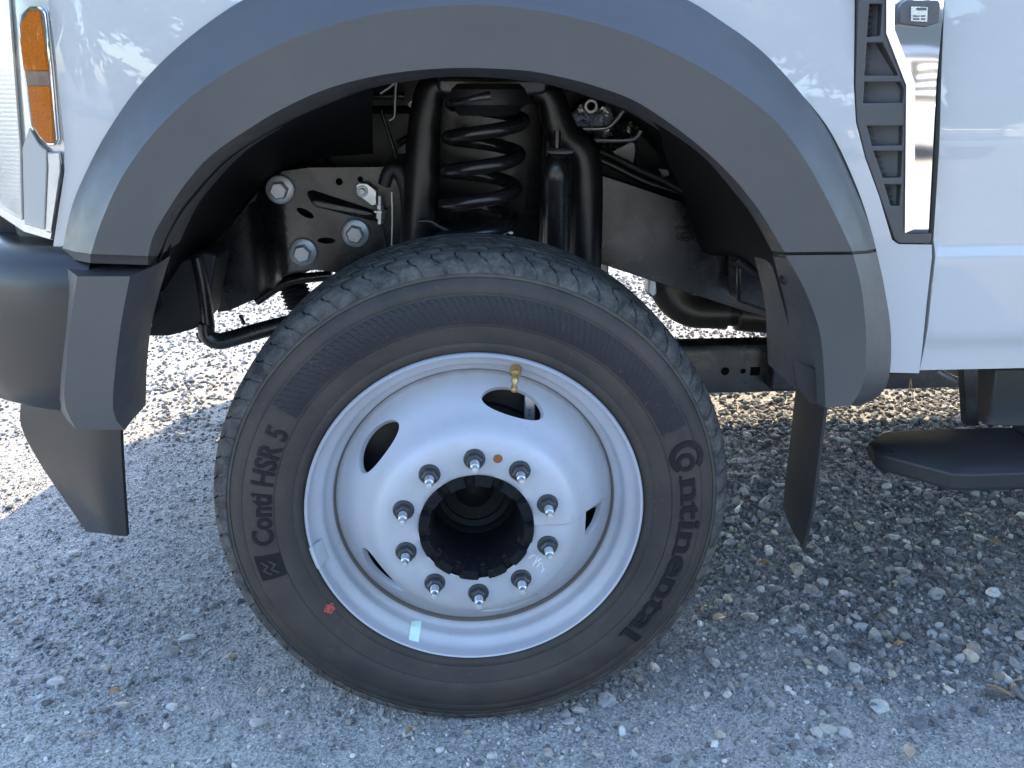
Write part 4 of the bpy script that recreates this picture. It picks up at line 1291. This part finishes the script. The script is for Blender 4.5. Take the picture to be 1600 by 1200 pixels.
plate('fuse_box', XZ([(993, 200), (1012, 215), (1040, 250), (1036, 282), (1012, 275), (996, 262)], .58), BLACKP, TRUCK, Y=.58, th=.1, bevel=.006)
plate('wire_plug', XZ([(1030, 264), (1044, 266), (1046, 274), (1036, 277)], .50), ZINC, TRUCK, Y=.50, th=.01, bevel=.001)

# exhaust, cross beam, anti-roll bar, front mounts
EXM = mat('warm_exhaust_steel', (.085, .08, .072), .36, metal=.5)
EX = MB().tube(spline([W(a, b, .70) for a, b in ((1037, 425), (1042, 452), (1058, 474), (1082, 486), (1112, 488), (1134, 489))], 40), .037, 24).obj('exhaust_pipe', EXM, TRUCK, angle=60)
MB().tube([W(1118, 488, .70), W(1150, 490, .70)], .029, 24).obj('exhaust_collar', DARKMETAL, EX)
MB().tube([W(1148, 492, .70), W(1152, 492, .7), W(1196, 496, .70), W(1250, 500, .70)], [.030, .036, .036, .036], 24).obj('exhaust_muffler_pipe', EXM, EX)
plate('exhaust_hanger', XZ([(1012, 428), (1024, 432), (1028, 460), (1018, 466), (1010, 458)], .66), ZINC, TRUCK, Y=.66, th=.03, bevel=.006)
bz0, bz1 = W(1150, 613, .55).z, W(1150, 535, .55).z
m = MB()
prof = [(.55, bz0), (.55, bz1 - .025), (.556, bz1 - .008), (.566, bz1), (.585, bz1), (.585, bz0 + .004)]
m.loft([[Vector((x, y, z)) for y, z in prof] for x in (.36, 2.2)], close=True)
m.add([Vector((.36, y, z)) for y, z in prof], [tuple(range(6))])
BEAM = m.obj('lower_frame_beam', FRAME, TRUCK, angle=30)
for px, r, sq_ in ((1133, .009, 0), (1161, .006, 0), (1180, .011, 1)):  # black patches on the face, painted as the shade inside the holes
    p = W(px, 580, .5495)
    if sq_: MB().box((p.x - r, .5488, p.z - r * .9), (p.x + r, .552, p.z + r * .9)).obj('beam_hole', MARK, BEAM, bevel=.003)
    else: MB().lathe([(.0001, -.0006), (r, -.0006), (r, .002)], p, n=20).obj('beam_hole', MARK, BEAM)
m = MB(); p0 = W(1212, 535, .50); p1 = W(1238, 610, .50); m.box((p0.x, .50, p1.z), (p1.x, .56, p0.z)); m.obj('beam_bracket', FRAME, TRUCK, bevel=.004)
hose('anti_roll_bar', [(322, 505), (324, 524), (340, 533), (366, 528), (400, 518), (440, 508), (520, 490)], .30, .0145, FRAME, 0, 50)
hose('drop_link', [(308, 402), (318, 450), (326, 512)], .30, .011, FRAME)
plate('front_mount', XZ([(222, 428), (262, 415), (318, 392), (340, 400), (322, 505), (300, 516), (262, 526), (222, 526)], .30), BLACKP, TRUCK, Y=.30, th=.10, bevel=.006)
for a, b in ((224, 486), (222, 511)):
    k = MB().lathe([(.0001, -.002), (.010, -.002), (.010, .02)], (0, 0, 0), n=18); k.hexbolt((0, 0, 0), .0075, .012); k.obj('mount_bolt', BOLT, TRUCK, at=W(a, b, .20), angle=30)
m = MB()
ca, cb = W(452, 432, .55), W(470, 478, .55)
m.tube([ca.lerp(cb, i / 16) for i in range(17)], [.030 if i % 2 else .024 for i in range(17)], 18); m.obj('steering_boot', BLACKP, TRUCK, angle=20)
hose('steering_link', [(400, 470), (450, 440), (520, 430)], .50, .010, FRAME)
for a, b in ((375, 492), (308, 520)):
    MB().tube([W(a, b, .42), W(a + 7, b + 15, .42)], .0035).obj('cable_tie_end', BLACKP, TRUCK)
m = MB().lathe([(.055, .10), (.055, 1.95)], (0, 0, .40), n=32); m.lathe([(.0001, .14), (.11, .14), (.11, .26), (.06, .30)], (0, 0, .40), n=32); m.obj('front_axle', FRAME, TRUCK)

# --- the rest of the truck, out of the frame but throwing the shadow ------------------
FAR = 2.14
def mirror(o, name=None):
    me = o.data.copy()
    off_ = world_loc(o)
    n = len(me.vertices); co = np.empty(n * 3, np.float32); me.vertices.foreach_get('co', co); co = co.reshape(-1, 3)
    co[:, 1] = FAR - (co[:, 1] + off_.y) - off_.y
    me.vertices.foreach_set('co', co.ravel()); me.flip_normals(); me.update()
    c = bpy.data.objects.new(name or o.name.split('.')[0], me)
    c.location = o.location
    for md in o.modifiers:
        b2 = c.modifiers.new(md.name, md.type); b2.width, b2.segments, b2.limit_method, b2.angle_limit = md.width, md.segments, md.limit_method, md.angle_limit
    return c
FARW = empty('wheel', (0, FAR, .40), TRUCK)
for o, par in ((LIN1, TRUCK), (LIN2, TRUCK), (RAILF, TRUCK), (TOWER, TRUCK), (FCAP, TRUCK), (ADEF, TRUCK), (FLARE, TRUCK), (CAP2, TRUCK), (FENDER, TRUCK), (DOOR, TRUCK), (STEP, TRUCK), (MUD, TRUCK), (LAMPO, TRUCK)):
    c = mirror(o); COL.objects.link(c); c.parent = par
    if o is ADEF: c.location = c.location + Vector((-.02, 0, -.05))
    if o is STEP: c.location = c.location + Vector((0, .10, -.075))
for o in (SIDEW, RIMO):
    c = mirror(o); c.location = o.location + Vector((0, -FAR, 0)); COL.objects.link(c); c.parent = FARW
m = MB().lathe([(.392, .0125), (.403, .03), (.405, .11), (.403, .19), (.392, .2075)], (0, FAR - .22, .40), n=90); m.obj('tyre_tread', TREAD, FARW)
# front face above the bumper, hood, windscreen, cab
MB().loft(band([(zt + .01, -.06), (.95, -.06), (1.12, -.06), (1.34, -.09)], -.66)).obj('front_grille', BLACKP, TRUCK, angle=50)
hood = []
for i in range(25):
    y = .05 + (FAR - .1) * i / 24
    u = (y - 1.07) / 1.02
    xf = -.93 + .34 * abs(u) ** 1.2
    hood.append([Vector((xf + (.95 - xf) * k / 14, y, 1.30 + .09 * (1 - u * u) + (.08 * (k / 14) ** .6) * (1 - .15 * u * u) - (.03 if k == 0 else 0))) for k in range(15)])
MB().loft(hood).obj('hood', WHITE, TRUCK, angle=50)
for s, nm in ((0, 1), (1, -1)):
    yy = lambda v: v if s == 0 else FAR - v
    m = MB()
    m.loft([[Vector((-.68 + 1.66 * k / 12, yy(.012 + .05 * j / 3), 1.14 + .18 * j / 3 + .06 * (j / 3) * k / 12)) for k in range(13)] for j in range(4)])
    m.obj('fender_shoulder', WHITE, TRUCK)
m = MB(); m.box((.84, .05, 1.22), (1.06, FAR - .05, 1.40)); m.obj('cowl', BLACKP, TRUCK, bevel=.02)
m = MB(); m.loft([[Vector((.90, .10, 1.36)), Vector((.84, 1.07, 1.44)), Vector((.90, FAR - .10, 1.36))], [Vector((1.50, .22, 1.96)), Vector((1.44, 1.07, 2.02)), Vector((1.50, FAR - .22, 1.96))]])
m.obj('windscreen', WINDOW, TRUCK, angle=50)
for s in (0, 1):
    yy = lambda v: v if s == 0 else FAR - v
    m = MB(); m.add([(.98, yy(.06), 1.36), (1.97, yy(.06), 1.37), (1.97, yy(.20), 1.90), (1.50, yy(.20), 1.90)], [(0, 1, 2, 3)]); m.obj('side_window', WINDOW, TRUCK)
    MB().box((.94, min(yy(.01), yy(.14)), 1.32), (2.0, max(yy(.01), yy(.14)), 1.385)).obj('window_sill', BLACKP, TRUCK)
    m = MB(); m.tube([(.88, yy(.07), 1.35), (1.48, yy(.21), 1.95), (2.05, yy(.22), 1.99)], .035, 8); m.obj('roof_pillar', WHITE, TRUCK)
m = MB(); m.loft([[Vector((1.46, .22 + 1.70 * k / 8, 1.955 + .06 * math.sin(PI * k / 8))) for k in range(9)], [Vector((2.9, .22 + 1.70 * k / 8, 1.985 + .06 * math.sin(PI * k / 8))) for k in range(9)]]); m.obj('cab_roof', WHITE, TRUCK, angle=60)
m = MB(); m.box((2.0, .0, zb), (2.9, .04, 1.36)); m.box((2.0, FAR - .04, zb), (2.9, FAR, 1.36)); m.box((2.86, .0, zb), (2.9, FAR, 1.36)); m.obj('cab_rear', WHITE, TRUCK, bevel=.01)
m = MB(); m.box((2.0, .05, 1.36), (2.9, .22, 1.97)); m.box((2.0, FAR - .22, 1.36), (2.9, FAR - .05, 1.97)); m.box((2.84, .2, 1.36), (2.9, FAR - .2, 1.98)); m.obj('rear_window', WINDOW, TRUCK)
m = MB(); m.box((.66, .20, zb + .05), (2.85, FAR - .16, zb + .12)); m.obj('cab_floor', BLACKP, TRUCK)
MB().box((-.585, 1.84, .43), (-.20, 1.86, .90)).obj('sun_leak_blocker', LINER, TRUCK)  # unseen box added to block sun leaking through the far wheel arch
m = MB(); m.box((-.30, 1.60, .62), (3.6, 1.68, .82)); m.obj('frame_rail', FRAME, TRUCK, bevel=.01)

# ------------------------------------------------------------------ across the yard, mirrored in the chrome and the paint
GREYPAINT = mat('grey_car_paint', (.10, .105, .11), .3, coat=1.0)
def parked_pickup(loc):
    root = empty('parked_pickup', loc, label='dark grey pickup parked nose on across the yard, mirrored in the chrome', cat='pickup truck')
    X0, Y0, _ = loc
    def P(x, y, z): return Vector((X0 + x, Y0 - y, z))
    sec = [(0, .55, .55), (0, .62, 1.05), (.15, 1.12, 1.12), (1.3, 1.2, 1.2), (2.0, 1.85, 1.85), (3.1, 1.88, 1.88), (3.3, 1.25, 1.25), (5.4, 1.25, 1.25), (5.45, .55, .55)]
    side = [(.0, .50), (-.02, .80), (.05, 1.10), (1.25, 1.20), (1.95, 1.80), (3.1, 1.83), (3.35, 1.25), (5.3, 1.25), (5.35, .50)]
    rows = []
    for u in (-1, -.94, -.5, 0, .5, .94, 1):
        rows.append([P(u * (.98 if z < 1.3 else .80) , y + .12 * u * u, z - (.04 if abs(u) == 1 else 0)) for y, z in side])
    m = MB().loft(rows); m.add(rows[0], [tuple(range(len(side)))]); m.add(rows[-1], [tuple(range(len(side) - 1, -1, -1))])
    m.obj('body', GREYPAINT, root, angle=40)
    m = MB(); m.loft([[P(-.70, 1.42, 1.28), P(.70, 1.42, 1.28)], [P(-.62, 1.93, 1.74), P(.62, 1.93, 1.74)]]); m.v = [(x, y + .10, z) for x, y, z in m.v]; m.obj('windscreen', WINDOW, root)
    for k in range(4):
        z = .74 + .085 * k
        MB().box((X0 - .62, Y0 + .03, z), (X0 + .62, Y0 + .07, z + .045)).obj('grille_bar', CHROME, root, bevel=.01)
    MB().box((X0 - .66, Y0 + .0, .70), (X0 + .66, Y0 + .04, 1.08)).obj('grille', BLACKP, root)
    MB().box((X0 - .98, Y0 - .10, .46), (X0 + .98, Y0 + .12, .66)).obj('bumper', CHROME, root, bevel=.03)
    for s in (-1, 1):
        MB().box((X0 + s * .82 - .15, Y0 - .06, .78), (X0 + s * .82 + .15, Y0 + .04, 1.04)).obj('headlight', LAMPWHITE, root, bevel=.03)
        for y in (.95, 4.3):
            w = MB().lathe([(.0001, -.02), (.22, -.02), (.25, 0), (.36, -.02), (.39, .03), (.39, .22), (.0001, .22)], P(s * .98 - (0 if s < 0 else .22), y, .39), axis='X', n=36)
            w.obj('wheel', TREAD, root, angle=40)
    return root
parked_pickup((5.7, -9.2, 0))
FOLI = mat('dark_foliage', (.05, .075, .03), .8)
t = NT(FOLI); t.base(t.mix(t.noise(1.2, 6), (.03, .05, .02), (.09, .12, .05)))
BARK = mat('tree_bark', (.12, .10, .08), .9)
TV = []  # unseen trees added behind the camera to screen the bright low sky
for i in range(16):
    tx, ty, th_ = -27 + 3.6 * i + RNG.uniform(-1, 1), -20 + RNG.uniform(-3, 2), RNG.uniform(6.5, 10.5)
    n = 2600
    d = RNG.normal(size=(n, 3)); d /= np.linalg.norm(d, axis=1)[:, None]
    cl = RNG.normal(size=(16, 3)) * np.array([1.1, 1.1, .22 * th_]); ci = RNG.integers(0, 16, n)
    c0 = np.array([tx, ty, th_ * .52]) + cl[ci] + d * RNG.uniform(.4, 1.0, (n, 1)) * 1.05
    c0[:, 2] = np.clip(c0[:, 2], .1, th_ + 1)
    a_ = RNG.normal(size=(n, 3)) * .19; b_ = RNG.normal(size=(n, 3)) * .19
    TV.append(np.stack([c0 + a_, c0 + b_, c0 - a_ * .9 - b_ * .3], 1).reshape(-1, 3))
TV = np.concatenate(TV)
link(bpy.data.objects.new('far_wood', fast_mesh('far_wood', TV, np.arange(len(TV)).reshape(-1, 3), FOLI, {})), kind='stuff', label='unseen row of leafy green trees added to screen the low sky', cat='trees')

# ------------------------------------------------------------------ small things on the ground
def ground_at(px, py, z=0.004):
    d = FWD + RGT * ((px - 800) / FPX) - UPV * ((py - 600) / FPX)
    return CAM + d * ((z - CAM.z) / d.z)
def leaf(px, py, L, wd, rot, mt, label, cat, name):
    c = ground_at(px, py, .012)
    n = 9; V, F = [], []
    for i in range(n):
        t_ = i / (n - 1); w = wd * math.sin(PI * (.06 + .9 * t_)) ** .8
        x = (t_ - .5) * L
        V += [(x, -w, .004 * math.sin(3 * t_) + .002), (x, 0, .004 * math.sin(3 * t_)), (x, w, .004 * math.sin(3 * t_) + .003)]
    for i in range(n - 1):
        F += [(3 * i, 3 * i + 3, 3 * i + 4, 3 * i + 1), (3 * i + 1, 3 * i + 4, 3 * i + 5, 3 * i + 2)]
    n0 = len(V); V += [(x, y, z - .0008) for x, y, z in V]; F += [tuple(n0 + i for i in reversed(q)) for q in F]
    o = meshobj(name, V, F, mt, at=c, angle=60, label=label, cat=cat)
    o.rotation_euler = (random.uniform(-.2, .2), random.uniform(-.2, .2), rot)
    return o
TAN = mat('tan_dry_leaf', (.42, .32, .22), .7)
leaf(1124, 966, .034, .010, .5, TAN, 'pale tan curled dry leaf on the gravel right of the tyre', 'leaf', 'dry_leaf')
leaf(640, 1143, .018, .0045, .9, LEAFM, 'small orange brown leaf scrap on the grit below the tyre foot', 'leaf', 'dry_leaf')
leaf(1405, 1008, .030, .006, .4, LEAFM, 'long brown leaf lying between grey stones right of the mud flap tip', 'leaf', 'dry_leaf')
leaf(1195, 880, .024, .006, -.3, LEAFM, 'brown leaf scrap on dark stones between tyre and mud flap', 'leaf', 'dry_leaf')
leaf(1555, 848, .026, .007, -.7, LEAFM, 'orange brown curled leaf on gravel below the running board', 'leaf', 'dry_leaf')
leaf(180, 1082, .022, .007, .3, LEAFM, 'rusty brown leaf scrap on pale grit at the lower left', 'leaf', 'dry_leaf')
leaf(1420, 1175, .03, .009, 1.1, TAN, 'tan leaf lying at the bottom edge right of the pale dust patch', 'leaf', 'dry_leaf')
leaf(1512, 805, .022, .006, .2, TAN, 'pale straw coloured scrap on stones under the running board tip', 'leaf', 'dry_leaf')
leaf(1560, 1080, .04, .004, -.8, LEAFM, 'thin brown bark strip beside the dark hollow at lower right', 'bark', 'bark_strip')
def twig(px, py, L, rot, label):
    c = ground_at(px, py, .012)
    o = MB().tube(spline([(-L / 2, 0, 0), (-.1 * L, .004, .003), (.2 * L, -.002, .002), (L / 2, .005, 0)], 8), .0011, 6).obj('twig', STRAW, at=c, label=label, cat='twig')
    o.rotation_euler.z = rot
twig(140, 1148, .04, .15, 'straw coloured twig on pale dust near the lower left corner')
twig(1100, 950, .03, 1.0, 'short straw twig beside the tan leaf right of the tyre')
twig(1590, 1065, .05, .6, 'brown twig by the right edge on pale grit')
# two pine needles hanging from the sill
m = MB()
pn = W(1423, 592, .06)
m.tube([pn, pn + Vector((-.001, 0, -.05))], .0008, 5); m.tube([pn, pn + Vector((.013, 0, -.046))], .0008, 5)
m.obj('pine_needle', STRAW, label='pair of thin brown pine needles hanging below the white fender corner', cat='pine needle')

def big_stone(px, py, size, tint, label, flat=.6, hue=.2, rot=0.0):
    v0, f0 = SHAPES[2][0][random.randrange(14)], SHAPES[2][1]
    v = v0 * np.array([size, size * .8, size * flat])
    me = fast_mesh('stone', v, f0, STONE, {'tint': np.full(len(v), tint), 'hue': np.full(len(v), hue)})
    o = bpy.data.objects.new('stone', me)
    o.location = ground_at(px, py, size * flat * .3); o.rotation_euler = (random.uniform(-.2, .2), random.uniform(-.2, .2), rot)
    link(o, label=label, cat='stone')
big_stone(292, 997, .018, .78, 'pale grey stone with pinkish face on grit left of the tyre', rot=.4)
big_stone(90, 1064, .020, .72, 'pale flat stone on dust left of the rusty leaf scrap')
big_stone(402, 1130, .022, .68, 'large pale grey stone at the foot of the tyre, lower left', rot=1.0)
big_stone(318, 1075, .008, .95, 'tiny cream pebble on open grit left of the tyre', hue=.95)
big_stone(905, 1110, .016, .66, 'grey angular stone wedged against the tyre foot, right side', flat=.8)
big_stone(888, 1127, .014, .74, 'light grey chip just below the angular stone at the tyre foot')
big_stone(190, 1100, .013, .75, 'pale cream stone right of the rusty leaf scrap at lower left', hue=.9)
big_stone(1288, 1140, .026, .70, 'large pale flat stone on dust at the bottom right', flat=.4, rot=-.2)
big_stone(1437, 1127, .022, .22, 'dark slate stone among pale grit at the bottom right', flat=.5, rot=.9)
big_stone(1240, 985, .022, .70, 'pale rounded stone below the mud flap tip', flat=.6)
big_stone(1318, 927, .013, .92, 'small whitish stone right of the mud flap tip')
big_stone(1600, 995, .02, .68, 'pale stone cut by the right edge of the view')
big_stone(1565, 1085, .030, .06, 'black lump of stone in a hollow at the lower right', flat=.6)

def tread_chip(px, py, Y, size, label):
    v0, f0 = SHAPES[1][0][3], SHAPES[1][1]
    me = fast_mesh('stone_chip', v0 * size, f0, STONE, {'tint': np.full(len(v0), 1.0), 'hue': np.full(len(v0), .1)})
    o = bpy.data.objects.new('stone_chip', me); o.location = W(px, py, Y)
    link(o, label=label, cat='stone')
tread_chip(678, 396, .052, .0055, 'white stone chip stuck in the tread at the top of the tyre')
tread_chip(798, 364, .155, .0042, 'tiny pale chip on the far tread edge under the coil spring')
